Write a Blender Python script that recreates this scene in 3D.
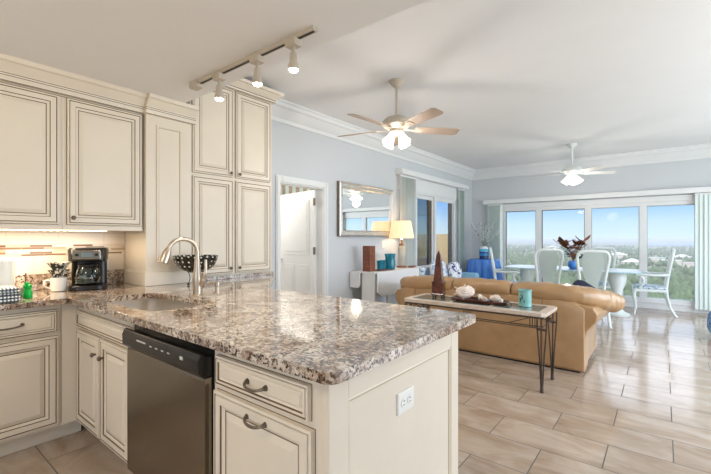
import bpy, bmesh, math, random
from mathutils import Vector, Matrix, noise
random.seed(7)
PI = math.pi
S = bpy.context.scene
COL = S.collection
for o in list(bpy.data.objects):
    bpy.data.objects.remove(o)

# ---------------------------------------------------------------- camera
TH = math.radians(38.4)
cd = bpy.data.cameras.new('camera')
cd.sensor_width = 36
cd.lens = 388.5 * 36 / 711
cd.shift_y = 1.2 / 711
cd.clip_start = 0.05
cd.clip_end = 30000
cam = bpy.data.objects.new('camera', cd)
COL.objects.link(cam)
cam.location = (0, 0, 1.29)
cam.rotation_euler = (PI / 2, 0, TH)
S.camera = cam
S.view_settings.view_transform = 'Standard'
S.view_settings.look = 'None'
S.view_settings.exposure = 0.0
S.view_settings.gamma = 1
S.view_settings.use_curve_mapping = False

# ---------------------------------------------------------------- world
W = bpy.data.worlds.new('sky')
S.world = W
W.use_nodes = True
nt = W.node_tree
nt.nodes.clear()
n_out = nt.nodes.new('ShaderNodeOutputWorld')
n_bg = nt.nodes.new('ShaderNodeBackground')
n_tc = nt.nodes.new('ShaderNodeTexCoord')
n_sep = nt.nodes.new('ShaderNodeSeparateXYZ')
n_r = nt.nodes.new('ShaderNodeValToRGB')
nt.links.new(n_tc.outputs['Generated'], n_sep.inputs[0])
nt.links.new(n_sep.outputs['Z'], n_r.inputs[0])
nt.links.new(n_r.outputs[0], n_bg.inputs[0])
nt.links.new(n_bg.outputs[0], n_out.inputs[0])
cr = n_r.color_ramp
cr.elements[0].position = 0.0
cr.elements[0].color = (0.60, 0.74, 0.80, 1)
cr.elements[1].position = 1.0
cr.elements[1].color = (0.16, 0.34, 0.80, 1)
for p, c in ((0.035, (0.50, 0.68, 0.84)), (0.085, (0.23, 0.47, 0.86)), (0.15, (0.55, 0.74, 1.0)), (0.24, (1.7, 1.85, 2.05)), (0.5, (1.5, 1.7, 2.05)), (0.75, (0.5, 0.8, 1.4))):
    e = cr.elements.new(p)
    e.color = (*c, 1)
n_bg.inputs[1].default_value = 1.3

# ---------------------------------------------------------------- lights
def light(name, kind, loc, power, color, size=0.1, rot=(0, 0, 0), size_y=None, spot=None):
    d = bpy.data.lights.new(name, kind)
    d.energy = power
    d.color = color
    if kind == 'AREA':
        d.shape = 'RECTANGLE'
        d.size = size
        d.size_y = size_y or size
    elif kind == 'SUN':
        d.angle = size
    else:
        d.shadow_soft_size = size
    if spot:
        d.spot_size = spot
        d.spot_blend = 0.7
    o = bpy.data.objects.new(name, d)
    COL.objects.link(o)
    o.location = loc
    o.rotation_euler = rot
    return o

WARM = (1.0, 0.80, 0.58)
NEUT = (1.0, 0.93, 0.84)
COOL = (0.84, 0.92, 1.0)
# the sun, high outside (lights the land and the balcony, not the room)
light('sun', 'SUN', (0, 0, 50), 3.4, (1, 0.95, 0.86), 0.02, (math.radians(38), 0, math.radians(25)))
# added fill light, placed at assumed unseen windows in the right-hand and rear walls
light('fill_light_right', 'AREA', (2.85, 5.0, 1.35), 182, COOL, 2.1, (0, PI / 2, 0), 6.0)
light('fill_light_rear', 'AREA', (0.6, -2.75, 1.4), 24, (0.95, 0.96, 1.0), 4.2, (PI / 2, 0, 0), 1.7)
# daylight through the far windows and the balcony door: portal-like, just outside the panes
EXTRA_LIGHTS = True

# ---------------------------------------------------------------- materials
def mat(name, col=(.8, .8, .8), rough=.5, metal=0, spec=.5, coat=0, trans=0, ior=1.45, emit=None, es=0, alpha=1, sheen=0):
    m = bpy.data.materials.new(name)
    m.use_nodes = True
    b = m.node_tree.nodes['Principled BSDF']
    b.inputs['Base Color'].default_value = (*col, 1)
    b.inputs['Roughness'].default_value = rough
    b.inputs['Metallic'].default_value = metal
    b.inputs['Specular IOR Level'].default_value = spec
    b.inputs['Coat Weight'].default_value = coat
    b.inputs['Coat Roughness'].default_value = 0.08
    b.inputs['Transmission Weight'].default_value = trans
    b.inputs['IOR'].default_value = ior
    b.inputs['Sheen Weight'].default_value = sheen
    if emit:
        b.inputs['Emission Color'].default_value = (*emit, 1)
        b.inputs['Emission Strength'].default_value = es
    b.inputs['Alpha'].default_value = alpha
    return m

def N(m, t, **kw):
    n = m.node_tree.nodes.new(t)
    for k, v in kw.items():
        if k in n.inputs:
            n.inputs[k].default_value = v
        else:
            setattr(n, k, v)
    return n

def LK(m, a, b):
    m.node_tree.links.new(a, b)

def BS(m):
    return m.node_tree.nodes['Principled BSDF']

def coords(m, scale=(1, 1, 1), rot=(0, 0, 0), loc=(0, 0, 0)):
    tc = N(m, 'ShaderNodeTexCoord')
    mp = N(m, 'ShaderNodeMapping')
    mp.inputs['Scale'].default_value = scale
    mp.inputs['Rotation'].default_value = rot
    mp.inputs['Location'].default_value = loc
    LK(m, tc.outputs['Object'], mp.inputs[0])
    return mp.outputs[0]

def ramp(m, fac, stops, interp='LINEAR'):
    r = N(m, 'ShaderNodeValToRGB')
    cr = r.color_ramp
    cr.interpolation = interp
    cr.elements[0].position = stops[0][0]
    cr.elements[0].color = (*stops[0][1], 1)
    cr.elements[1].position = stops[-1][0]
    cr.elements[1].color = (*stops[-1][1], 1)
    for p, c in stops[1:-1]:
        e = cr.elements.new(p)
        e.color = (*c, 1)
    LK(m, fac, r.inputs[0])
    return r.outputs[0]

def noi(m, vec, scale, detail=4, rough=.55, dist=0):
    n = N(m, 'ShaderNodeTexNoise')
    n.inputs['Scale'].default_value = scale
    n.inputs['Detail'].default_value = detail
    n.inputs['Roughness'].default_value = rough
    n.inputs['Distortion'].default_value = dist
    LK(m, vec, n.inputs['Vector'])
    return n.outputs['Fac']

def mixc(m, fac, a, b, blend='MIX'):
    n = N(m, 'ShaderNodeMix', data_type='RGBA', blend_type=blend)
    for sock, v in ((n.inputs[0], fac), (n.inputs[6], a), (n.inputs[7], b)):
        if isinstance(v, (int, float)):
            sock.default_value = v
        elif isinstance(v, tuple):
            sock.default_value = (*v, 1) if len(v) == 3 else v
        else:
            LK(m, v, sock)
    return n.outputs[2]

def bump(m, h, dist=.01, strength=.3):
    b = N(m, 'ShaderNodeBump')
    b.inputs['Strength'].default_value = strength
    b.inputs['Distance'].default_value = dist
    LK(m, h, b.inputs['Height'])
    LK(m, b.outputs[0], BS(m).inputs['Normal'])

MAT = {}
def speck(name, col, rough, amt=.04, scale=8, bmp=0, **kw):
    m = mat(name, col, rough, **kw)
    v = coords(m)
    f = noi(m, v, scale, 5)
    a = tuple(max(0, c * (1 - amt)) for c in col)
    b = tuple(min(1, c * (1 + amt)) for c in col)
    LK(m, ramp(m, f, [(.3, a), (.7, b)]), BS(m).inputs['Base Color'])
    if bmp:
        bump(m, noi(m, v, scale * 12, 3), .004, bmp)
    MAT[name] = m
    return m

M_cab = speck('cream_paint', (.77, .69, .57), .38, .025, 4)
M_glaze = speck('brown_glaze', (.17, .105, .055), .5, .2, 30)
M_wall = speck('blue_grey_wall', (.62, .645, .67), .85, .01, 3, .05)
M_wallk = speck('kitchen_wall', (.80, .76, .70), .8, .01, 3)
M_ceil = speck('white_ceiling', (.86, .86, .86), .9, .01, 3, .12)
M_white = speck('white_trim', (.79, .80, .80), .4, .01, 5)
M_chairw = speck('white_lacquer', (.72, .77, .76), .3, .02, 9)
M_sage = speck('pale_sage_lacquer', (.44, .51, .48), .35, .03, 9)
M_blind = speck('pale_green_blind', (.70, .79, .76), .55, .03, 6)
M_black = speck('black_plastic', (.012, .011, .010), .25, .1, 20)
M_rub = speck('matte_black', (.02, .02, .02), .6, .1, 20)
M_nickel = speck('brushed_nickel', (.56, .48, .39), .34, .05, 40, metal=1)
M_steel = speck('stainless_steel', (.27, .235, .19), .22, .04, 30, metal=1)
M_sinksteel = speck('satin_steel', (.62, .57, .51), .32, .04, 30, metal=1)
M_chrome = speck('chrome', (.8, .8, .8), .12, .03, 30, metal=1)
M_pewter = speck('dark_pewter', (.22, .18, .14), .38, .1, 60, metal=.8)
M_knob = speck('bronze_knob', (.13, .09, .065), .35, .1, 60, metal=.7)
M_iron = speck('brown_iron', (.085, .062, .05), .5, .3, 60, metal=.4)
M_plate = speck('outlet_plastic', (.85, .84, .80), .35, .01, 20)
M_cup = speck('white_china', (.86, .84, .80), .2, .01, 20, coat=.4)
M_tag = speck('grey_print', (.55, .55, .52), .4, .03, 80)
M_silver = speck('silver_frame', (.62, .60, .57), .33, .12, 25, metal=.65)
M_silverd = speck('dark_silver_frame', (.20, .16, .13), .4, .2, 25, metal=.3)
M_teal = speck('teal_ceramic', (.22, .50, .48), .3, .06, 30, coat=.5)
M_tealp = speck('teal_print', (.05, .10, .12), .4, .2, 60)
M_bluecloth = mat('blue_satin_cloth', (.05, .22, .66), .26, spec=.8)
M_navy = speck('navy_fabric', (.015, .02, .05), .7, .2, 30)
M_bluearm = speck('pale_blue_fabric', (.22, .45, .62), .75, .1, 14)
M_fan_cream = speck('cream_enamel', (.54, .47, .385), .35, .03, 9)
M_fan_white = speck('white_enamel', (.80, .82, .80), .35, .02, 9)
M_blade = speck('blade_laminate', (.44, .34, .27), .45, .12, 6)
M_bladew = speck('white_blade_laminate', (.80, .80, .78), .45, .02, 6)
M_shell = speck('shell', (.80, .68, .60), .45, .18, 45)
M_shellw = speck('pale_shell', (.80, .76, .72), .45, .12, 55)
M_coral = speck('blue_grey_stone', (.22, .32, .38), .6, .25, 60)
M_obel = speck('dark_red_marble', (.10, .022, .012), .16, .6, 22, coat=.5)
M_leafd = speck('brown_leaf', (.20, .075, .03), .6, .4, 30)
M_stem = speck('grey_green_stem', (.25, .30, .24), .7, .2, 30)
M_bloom = speck('pale_blossom', (.72, .74, .76), .7, .1, 60)
M_navyl = speck('dark_blue_leaf', (.02, .03, .09), .5, .3, 60)
M_green = speck('green_plastic', (.01, .50, .07), .25, .1, 30)
M_stickw = speck('wood_stick', (.22, .11, .05), .5, .2, 50)
M_tan = speck('tan_stucco', (.55, .42, .24), .9, .05, 6)
M_brownf = speck('brown_frame', (.10, .075, .05), .5, .1, 10)
M_door = speck('white_door_paint', (.80, .82, .82), .4, .01, 6)
M_terra = speck('balcony_floor', (.50, .46, .40), .8, .05, 6)
M_blindb = speck('taupe_blind', (.42, .36, .27), .6, .2, 12)
M_water = mat('lake_water', (.05, .22, .55), .35, spec=.3)
M_roofs = speck('light_roof', (.62, .58, .54), .8, .1, .2)
M_hwall = speck('house_wall', (.60, .52, .44), .8, .1, .2)
M_shade = mat('lamp_shade_linen', (.85, .72, .52), .8, emit=(1.0, .62, .30), es=.75)
M_glow = mat('lit_glass_shade', (1, .95, .88), .4, emit=(1.0, .86, .68), es=2.2)
M_bulb = mat('lit_bulb', (1, 1, 1), .4, emit=(1.0, .93, .82), es=14.0)
M_led = mat('led_strip', (1, 1, 1), .4, emit=(1.0, .78, .52), es=6.0)
M_mirror = mat('mirror_glass', (.93, .95, .95), .015, metal=1)
M_pane = mat('window_glass', (1, 1, 1), .0, trans=1, ior=1.0, spec=.2)
M_glass = mat('clear_glass', (.86, .97, .95), .02, trans=1, ior=1.45)
M_tint = mat('dark_screen_glass', (.10, .12, .12), .08, alpha=.80, spec=.6)
M_aqua = mat('aqua_glass', (.02, .36, .50), .08, trans=.55, ior=1.4, coat=.4)
M_frost = mat('frosted_lamp_glass', (.75, .72, .66), .15, trans=.6, ior=1.4)
M_lcd = mat('lcd_display', (.05, .06, .05), .2, emit=(.5, .6, .6), es=.25)

# window glass: thin, mostly straight-through
def thin_glass(name, refl=.06, col=(1, 1, 1), rgh=.01):
    m = bpy.data.materials.new(name)
    m.use_nodes = True
    t = m.node_tree
    t.nodes.clear()
    o = t.nodes.new('ShaderNodeOutputMaterial')
    mx = t.nodes.new('ShaderNodeMixShader')
    tr = t.nodes.new('ShaderNodeBsdfTransparent')
    gl = t.nodes.new('ShaderNodeBsdfGlossy')
    fr = t.nodes.new('ShaderNodeFresnel')
    fr.inputs[0].default_value = 1.35
    tr.inputs[0].default_value = (*col, 1)
    gl.inputs['Roughness'].default_value = rgh
    ml = t.nodes.new('ShaderNodeMath')
    ml.operation = 'MULTIPLY'
    ml.inputs[1].default_value = refl * 10
    t.links.new(fr.outputs[0], ml.inputs[0])
    t.links.new(ml.outputs[0], mx.inputs[0])
    t.links.new(tr.outputs[0], mx.inputs[1])
    t.links.new(gl.outputs[0], mx.inputs[2])
    t.links.new(mx.outputs[0], o.inputs[0])
    return m
M_pane = thin_glass('window_glass', .02)
M_tabglass = thin_glass('table_glass', .12, (.88, .95, .94), .30)
M_tint = thin_glass('dark_screen_glass', .05, (.62, .66, .66))

# granite
def granite():
    m = mat('granite', (.6, .5, .4), .07, spec=.6, coat=.35)
    v = coords(m)
    big = noi(m, v, 6.0, 5, .6, .8)
    mid = noi(m, v, 42, 6, .66, .6)
    fine = noi(m, v, 95, 4, .6, .2)
    base = ramp(m, mid, [(.33, (.50, .40, .31)), (.47, (.80, .73, .64)), (.70, (.90, .87, .82))])
    taupe = ramp(m, mid, [(.36, (.17, .10, .065)), (.50, (.48, .35, .26)), (.66, (.78, .70, .60))])
    f1 = ramp(m, big, [(.45, (0, 0, 0)), (.56, (1, 1, 1))])
    c = mixc(m, f1, base, taupe)
    vo = N(m, 'ShaderNodeTexVoronoi')
    vo.inputs['Scale'].default_value = 115
    vo.inputs['Randomness'].default_value = 1
    nz = N(m, 'ShaderNodeTexNoise')
    nz.inputs['Scale'].default_value = 60
    LK(m, v, nz.inputs['Vector'])
    vv = mixc(m, .015, v, nz.outputs['Color'], 'ADD')
    LK(m, vv, vo.inputs['Vector'])
    s = N(m, 'ShaderNodeSeparateColor')
    LK(m, vo.outputs['Color'], s.inputs[0])
    # dark crystals, clustered where mid noise is low
    ad = N(m, 'ShaderNodeMath', operation='ADD')
    LK(m, s.outputs[0], ad.inputs[0])
    mm = N(m, 'ShaderNodeMath', operation='MULTIPLY')
    LK(m, noi(m, v, 16, 5, .65, 1.4), mm.inputs[0])
    mm.inputs[1].default_value = 2.6
    LK(m, mm.outputs[0], ad.inputs[1])
    dark = ramp(m, ad.outputs[0], [(0, (1, 1, 1)), (.995, (0, 0, 0))])
    dk = N(m, 'ShaderNodeMapRange')
    LK(m, ad.outputs[0], dk.inputs[0])
    dk.inputs[1].default_value = 1.60
    dk.inputs[2].default_value = 1.53
    c2 = mixc(m, dk.outputs[0], c, ramp(m, s.outputs[1], [(0, (.018, .014, .012)), (.5, (.10, .055, .035)), (1, (.19, .13, .09))]))
    gr = N(m, 'ShaderNodeMapRange')
    LK(m, s.outputs[2], gr.inputs[0])
    gr.inputs[1].default_value = .86
    gr.inputs[2].default_value = .90
    c3 = mixc(m, gr.outputs[0], c2, (.30, .27, .25))
    ff = ramp(m, fine, [(.35, (.72, .70, .68)), (.55, (1, 1, 1))])
    c4 = mixc(m, 1.0, mixc(m, .8, c3, ff, 'MULTIPLY'), (.86, .82, .79), 'MULTIPLY')
    LK(m, c4, BS(m).inputs['Base Color'])
    return m
M_granite = granite()

def floor_tile():
    m = mat('stone_look_tile', (.6, .5, .4), .25, spec=.75)
    tc = N(m, 'ShaderNodeTexCoord')
    mp = N(m, 'ShaderNodeMapping')
    # joints: short joint of an un-shifted row at X = .046, row edge at Y = 2.881
    mp.inputs['Location'].default_value = (-.046 + .316 + 20 * .632, -2.881 + 40 * .318, 0)
    LK(m, tc.outputs['Object'], mp.inputs[0])
    bt = N(m, 'ShaderNodeTexBrick')
    bt.inputs['Scale'].default_value = 1
    bt.inputs['Brick Width'].default_value = .632
    bt.inputs['Row Height'].default_value = .318
    bt.inputs['Mortar Size'].default_value = .0032
    bt.inputs['Mortar Smooth'].default_value = .1
    bt.inputs['Color1'].default_value = (0, 0, 0, 1)
    bt.inputs['Color2'].default_value = (1, 1, 1, 1)
    bt.inputs['Mortar'].default_value = (.5, .5, .5, 1)
    bt.offset = .5
    bt.offset_frequency = 2
    LK(m, mp.outputs[0], bt.inputs['Vector'])
    # veining runs along X, different in each tile
    off = N(m, 'ShaderNodeVectorMath', operation='SCALE')
    LK(m, bt.outputs['Color'], off.inputs[0])
    off.inputs['Scale'].default_value = 37
    mp2 = N(m, 'ShaderNodeMapping')
    mp2.inputs['Scale'].default_value = (1.5, 3.6, 1)
    mp2.inputs['Rotation'].default_value = (0, 0, .16)
    LK(m, tc.outputs['Object'], mp2.inputs[0])
    add = N(m, 'ShaderNodeVectorMath', operation='ADD')
    LK(m, mp2.outputs[0], add.inputs[0])
    LK(m, off.outputs[0], add.inputs[1])
    f = noi(m, add.outputs[0], 1.5, 7, .62, .9)
    c = ramp(m, f, [(.28, (.33, .235, .165)), (.45, (.43, .335, .255)), (.56, (.49, .395, .315)), (.75, (.57, .49, .41))])
    tone = ramp(m, bt.outputs['Color'], [(0, (.93, .92, .91)), (1, (1.0, 1.0, 1.0))])
    c = mixc(m, 1.0, c, tone, 'MULTIPLY')
    c = mixc(m, bt.outputs['Fac'], c, (.10, .09, .08))
    LK(m, c, BS(m).inputs['Base Color'])
    LK(m, ramp(m, bt.outputs['Fac'], [(0, (.13, .13, .13)), (1, (.8, .8, .8))]), BS(m).inputs['Roughness'])
    inv = N(m, 'ShaderNodeMath', operation='SUBTRACT')
    inv.inputs[0].default_value = 1
    LK(m, bt.outputs['Fac'], inv.inputs[1])
    bump(m, inv.outputs[0], .002, .5)
    return m
M_floor = floor_tile()

def splash_tile():
    m = mat('cream_wall_tile', (.78, .70, .60), .25)
    tc = N(m, 'ShaderNodeTexCoord')
    sp = N(m, 'ShaderNodeSeparateXYZ')
    cb = N(m, 'ShaderNodeCombineXYZ')
    LK(m, tc.outputs['Object'], sp.inputs[0])
    LK(m, sp.outputs['Y'], cb.inputs['X'])
    LK(m, sp.outputs['Z'], cb.inputs['Y'])
    bt = N(m, 'ShaderNodeTexBrick')
    bt.inputs['Scale'].default_value = 1
    bt.inputs['Brick Width'].default_value = .30
    bt.inputs['Row Height'].default_value = .15
    bt.inputs['Mortar Size'].default_value = .0015
    bt.inputs['Color1'].default_value = (.80, .72, .62, 1)
    bt.inputs['Color2'].default_value = (.76, .68, .58, 1)
    bt.inputs['Mortar'].default_value = (.60, .52, .43, 1)
    LK(m, cb.outputs[0], bt.inputs['Vector'])
    LK(m, bt.outputs['Color'], BS(m).inputs['Base Color'])
    return m
M_splash = splash_tile()

def mosaic():
    m = mat('stick_mosaic', (.6, .5, .4), .18)
    tc = N(m, 'ShaderNodeTexCoord')
    sp = N(m, 'ShaderNodeSeparateXYZ')
    cb = N(m, 'ShaderNodeCombineXYZ')
    LK(m, tc.outputs['Object'], sp.inputs[0])
    LK(m, sp.outputs['Y'], cb.inputs['X'])
    LK(m, sp.outputs['Z'], cb.inputs['Y'])
    bt = N(m, 'ShaderNodeTexBrick')
    bt.inputs['Scale'].default_value = 1
    bt.inputs['Brick Width'].default_value = .13
    bt.inputs['Row Height'].default_value = .0165
    bt.inputs['Mortar Size'].default_value = .001
    bt.inputs['Color1'].default_value = (0, 0, 0, 1)
    bt.inputs['Color2'].default_value = (1, 1, 1, 1)
    bt.offset = .37
    bt.offset_frequency = 3
    LK(m, cb.outputs[0], bt.inputs['Vector'])
    c = ramp(m, bt.outputs['Color'], [(0, (.27, .17, .11)), (.16, (.72, .62, .50)), (.40, (.48, .37, .27)), (.55, (.80, .74, .66)), (.76, (.22, .12, .07)), (.84, (.60, .50, .40))], 'CONSTANT')
    c = mixc(m, bt.outputs['Fac'], c, (.6, .5, .42))
    LK(m, c, BS(m).inputs['Base Color'])
    return m
M_mosaic = mosaic()

def leather():
    m = mat('tan_leather', (.52, .33, .17), .33, spec=.6, coat=.35)
    v = coords(m)
    f = noi(m, v, 5, 5)
    LK(m, ramp(m, f, [(.3, (.37, .215, .095)), (.7, (.46, .28, .135))]), BS(m).inputs['Base Color'])
    vo = N(m, 'ShaderNodeTexVoronoi')
    vo.inputs['Scale'].default_value = 220
    LK(m, v, vo.inputs['Vector'])
    bump(m, vo.outputs['Distance'], .002, .15)
    return m
M_leather = leather()

def wood(name, a, b, rough=.35, scale=(3, 3, 30), coat=.2):
    m = mat(name, a, rough, coat=coat)
    v = coords(m, scale)
    LK(m, ramp(m, noi(m, v, 2.2, 6, .6, 1.5), [(.3, a), (.7, b)]), BS(m).inputs['Base Color'])
    return m
M_redwood = wood('red_brown_wood', (.12, .03, .012), (.30, .09, .035), .3, (18, 18, 3))
M_traywood = wood('dark_tray_wood', (.05, .014, .008), (.14, .045, .02), .25, (3, 20, 20))
M_stonetop = wood('travertine_inlay', (.55, .45, .37), (.72, .62, .54), .3, (6, 12, 6))
M_slate = wood('green_slate_inlay', (.10, .13, .115), (.20, .235, .21), .15, (5, 9, 5))

def pattern_fabric(name, base, ink, scale, thr=.52, rough=.8):
    m = mat(name, base, rough)
    v = coords(m)
    vo = N(m, 'ShaderNodeTexVoronoi')
    vo.inputs['Scale'].default_value = scale
    LK(m, v, vo.inputs['Vector'])
    f = noi(m, v, scale * .7, 3, .6, 1.5)
    r = ramp(m, f, [(thr - .02, base), (thr, ink)])
    LK(m, r, BS(m).inputs['Base Color'])
    return m
M_floral = pattern_fabric('blue_floral_fabric', (.72, .76, .80), (.20, .34, .55), 16, .55)
M_navypat = pattern_fabric('navy_white_fabric', (.78, .80, .84), (.02, .04, .20), 15, .54)
M_seat = pattern_fabric('blue_white_seat_fabric', (.66, .72, .76), (.18, .30, .42), 30, .53)
M_bluepat = pattern_fabric('blue_print_fabric', (.03, .09, .30), (.30, .50, .75), 20, .55)
M_leafpot = pattern_fabric('black_white_glaze', (.70, .68, .60), (.03, .03, .025), 45, .5, .25)

def dots():
    m = mat('black_glaze_white_dots', (.01, .01, .01), .15, coat=.5)
    v = coords(m)
    tc = N(m, 'ShaderNodeTexCoord')
    sp = N(m, 'ShaderNodeSeparateXYZ')
    LK(m, tc.outputs['Object'], sp.inputs[0])
    at = N(m, 'ShaderNodeMath', operation='ARCTAN2')
    LK(m, sp.outputs['Y'], at.inputs[0])
    LK(m, sp.outputs['X'], at.inputs[1])
    cb = N(m, 'ShaderNodeCombineXYZ')
    a = N(m, 'ShaderNodeMath', operation='MULTIPLY')
    LK(m, at.outputs[0], a.inputs[0])
    a.inputs[1].default_value = 22 / (2 * PI)
    b = N(m, 'ShaderNodeMath', operation='MULTIPLY')
    LK(m, sp.outputs['Z'], b.inputs[0])
    b.inputs[1].default_value = 27
    LK(m, a.outputs[0], cb.inputs[0])
    LK(m, b.outputs[0], cb.inputs[1])
    vo = N(m, 'ShaderNodeTexVoronoi', voronoi_dimensions='2D')
    vo.inputs['Scale'].default_value = 1
    vo.inputs['Randomness'].default_value = .25
    LK(m, cb.outputs[0], vo.inputs['Vector'])
    c = ramp(m, vo.outputs['Distance'], [(.0, (.75, .72, .60)), (.14, (.75, .72, .60)), (.18, (.012, .012, .012)), (1, (.012, .012, .012))])
    LK(m, c, BS(m).inputs['Base Color'])
    return m
M_dots = dots()

def gingham():
    m = mat('gingham_cloth', (.8, .8, .8), .85)
    v = coords(m, (55, 55, 55))
    ck = N(m, 'ShaderNodeTexWave', wave_type='BANDS', bands_direction='Y')
    ck.inputs['Scale'].default_value = .34
    ck2 = N(m, 'ShaderNodeTexWave', wave_type='BANDS', bands_direction='Z')
    ck2.inputs['Scale'].default_value = .34
    for k in (ck, ck2):
        LK(m, v, k.inputs['Vector'])
    a = ramp(m, ck.outputs['Fac'], [(.48, (1, 1, 1)), (.52, (.22, .26, .28))])
    b = ramp(m, ck2.outputs['Fac'], [(.48, (1, 1, 1)), (.52, (.22, .26, .28))])
    LK(m, mixc(m, 1.0, a, b, 'MULTIPLY'), BS(m).inputs['Base Color'])
    return m
M_ging = gingham()

def vase_bands():
    m = mat('banded_vase_glaze', (.8, .8, .8), .2)
    tc = N(m, 'ShaderNodeTexCoord')
    sp = N(m, 'ShaderNodeSeparateXYZ')
    LK(m, tc.outputs['Object'], sp.inputs[0])
    mr = N(m, 'ShaderNodeMapRange')
    mr.inputs[2].default_value = .30
    LK(m, sp.outputs['Z'], mr.inputs[0])
    c = ramp(m, mr.outputs[0], [(0, (.01, .03, .12)), (.24, (.02, .22, .50)), (.40, (.01, .05, .22)), (.52, (.10, .42, .60)), (.74, (.75, .78, .78))], 'CONSTANT')
    LK(m, c, BS(m).inputs['Base Color'])
    return m
M_vase = vase_bands()

def land():
    m = mat('wooded_land', (.1, .15, .06), .95, spec=.1)
    v = coords(m, (.01, .01, .01))
    f = noi(m, v, 1.4, 8, .65)
    f2 = noi(m, v, 14, 5, .7)
    a = ramp(m, f2, [(.35, (.075, .10, .045)), (.6, (.19, .22, .11))])
    b = ramp(m, f, [(.46, (0, 0, 0)), (.64, (1, 1, 1))])
    LK(m, mixc(m, b, a, (.36, .34, .23)), BS(m).inputs['Base Color'])
    return m
M_land = land()
M_tree = speck('distant_foliage', (.11, .15, .07), .95, .4, .05)

# ---------------------------------------------------------------- mesh helpers
def nb():
    return bmesh.new()

def box(bm, x0, x1, y0, y1, z0, z1, mi=0):
    v = [bm.verts.new((x, y, z)) for x in (x0, x1) for y in (y0, y1) for z in (z0, z1)]
    for f in ((0, 1, 3, 2), (4, 6, 7, 5), (0, 4, 5, 1), (2, 3, 7, 6), (0, 2, 6, 4), (1, 5, 7, 3)):
        bm.faces.new([v[i] for i in f]).material_index = mi
    return v

def ring_faces(bm, a, b, mi=0):
    n = len(a)
    for i in range(n):
        try:
            bm.faces.new((a[i], a[(i + 1) % n], b[(i + 1) % n], b[i])).material_index = mi
        except ValueError:
            pass

def loft(bm, rings, cap=True, mi=0):
    rs = [[bm.verts.new(p) for p in r] for r in rings]
    for a, b in zip(rs, rs[1:]):
        ring_faces(bm, a, b, mi)
    if cap:
        bm.faces.new(rs[0][::-1]).material_index = mi
        bm.faces.new(rs[-1]).material_index = mi
    return rs

def cyl(bm, p0, p1, r0, r1=None, seg=16, cap=True, mi=0):
    r1 = r0 if r1 is None else r1
    p0, p1 = Vector(p0), Vector(p1)
    d = (p1 - p0).normalized()
    up = Vector((0, 0, 1)) if abs(d.z) < .95 else Vector((1, 0, 0))
    a = d.cross(up).normalized()
    b = d.cross(a)
    f = lambda p, r: [p + (a * math.cos(t) + b * math.sin(t)) * r for t in [2 * PI * i / seg for i in range(seg)]]
    loft(bm, [f(p0, r0), f(p1, r1)], cap, mi)

def lathe(bm, prof, c=(0, 0, 0), seg=28, mi=0, cap=True, sx=1, sy=1):
    rings = [[Vector((c[0] + r * sx * math.cos(2 * PI * i / seg), c[1] + r * sy * math.sin(2 * PI * i / seg), c[2] + z)) for i in range(seg)] for r, z in prof]
    loft(bm, rings, cap, mi)

def tube(bm, pts, r, seg=8, cap=True, mi=0, flat=1):
    pts = [Vector(p) for p in pts]
    n = len(pts)
    rr = r if isinstance(r, (list, tuple)) else [r] * n
    rings = []
    d0 = (pts[1] - pts[0]).normalized()
    up = Vector((0, 0, 1)) if abs(d0.z) < .9 else Vector((1, 0, 0))
    a = d0.cross(up).normalized()
    for i, p in enumerate(pts):
        d = (pts[min(i + 1, n - 1)] - pts[max(i - 1, 0)]).normalized()
        a = (a - d * a.dot(d)).normalized()
        b = d.cross(a)
        rings.append([p + (a * math.cos(t) * flat + b * math.sin(t)) * rr[i] for t in [2 * PI * k / seg for k in range(seg)]])
    loft(bm, rings, cap, mi)

def bez(p, n=12):
    out = []
    for i in range(n + 1):
        t = i / n
        q = [Vector(x) for x in p]
        while len(q) > 1:
            q = [q[k].lerp(q[k + 1], t) for k in range(len(q) - 1)]
        out.append(q[0])
    return out

def smoothpath(pts, n=6):
    pts = [Vector(p) for p in pts]
    out = []
    for i in range(len(pts) - 1):
        p0 = pts[max(i - 1, 0)]; p1 = pts[i]; p2 = pts[i + 1]; p3 = pts[min(i + 2, len(pts) - 1)]
        for k in range(n):
            t = k / n
            out.append(.5 * ((2 * p1) + (-p0 + p2) * t + (2 * p0 - 5 * p1 + 4 * p2 - p3) * t * t + (-p0 + 3 * p1 - 3 * p2 + p3) * t ** 3))
    out.append(pts[-1])
    return out

def prism(bm, poly, z0, z1, mi=0):
    loft(bm, [[(x, y, z0) for x, y in poly], [(x, y, z1) for x, y in poly]], True, mi)

def sweep_profile(bm, prof, fn, a, b, mi=0):
    """prof: list of (out, z); fn(out, s, z) -> point; swept from s=a to s=b"""
    loft(bm, [[fn(o, a, z) for o, z in prof], [fn(o, b, z) for o, z in prof]], True, mi)

def cushion(bm, c, s, e=.35, wr=.0, seed=0, nu=28, nv=18, mi=0, droop=0):
    """superellipsoid pillow with slight wrinkles"""
    sg = lambda v, p: math.copysign(abs(v) ** p, v)
    rings = []
    for j in range(1, nv):
        ph = -PI / 2 + PI * j / nv
        ring = []
        for i in range(nu):
            t = 2 * PI * i / nu
            x = sg(math.cos(ph), e) * sg(math.cos(t), e)
            y = sg(math.cos(ph), e) * sg(math.sin(t), e)
            z = sg(math.sin(ph), .8)
            p = Vector((c[0] + x * s[0] / 2, c[1] + y * s[1] / 2, c[2] + z * s[2] / 2 * (1 - droop * abs(x) ** 3)))
            if wr:
                k = noise.noise(p * 9 + Vector((seed, 0, 0))) + .5 * noise.noise(p * 22 + Vector((0, seed, 0)))
                p += Vector((x, y, z)).normalized() * k * wr
            ring.append(p)
        rings.append(ring)
    loft(bm, rings, True, mi)

def rot(bm, ang, axis='Z', c=(0, 0, 0), verts=None):
    bmesh.ops.rotate(bm, verts=verts or bm.verts[:], cent=c, matrix=Matrix.Rotation(ang, 3, axis))

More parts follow.
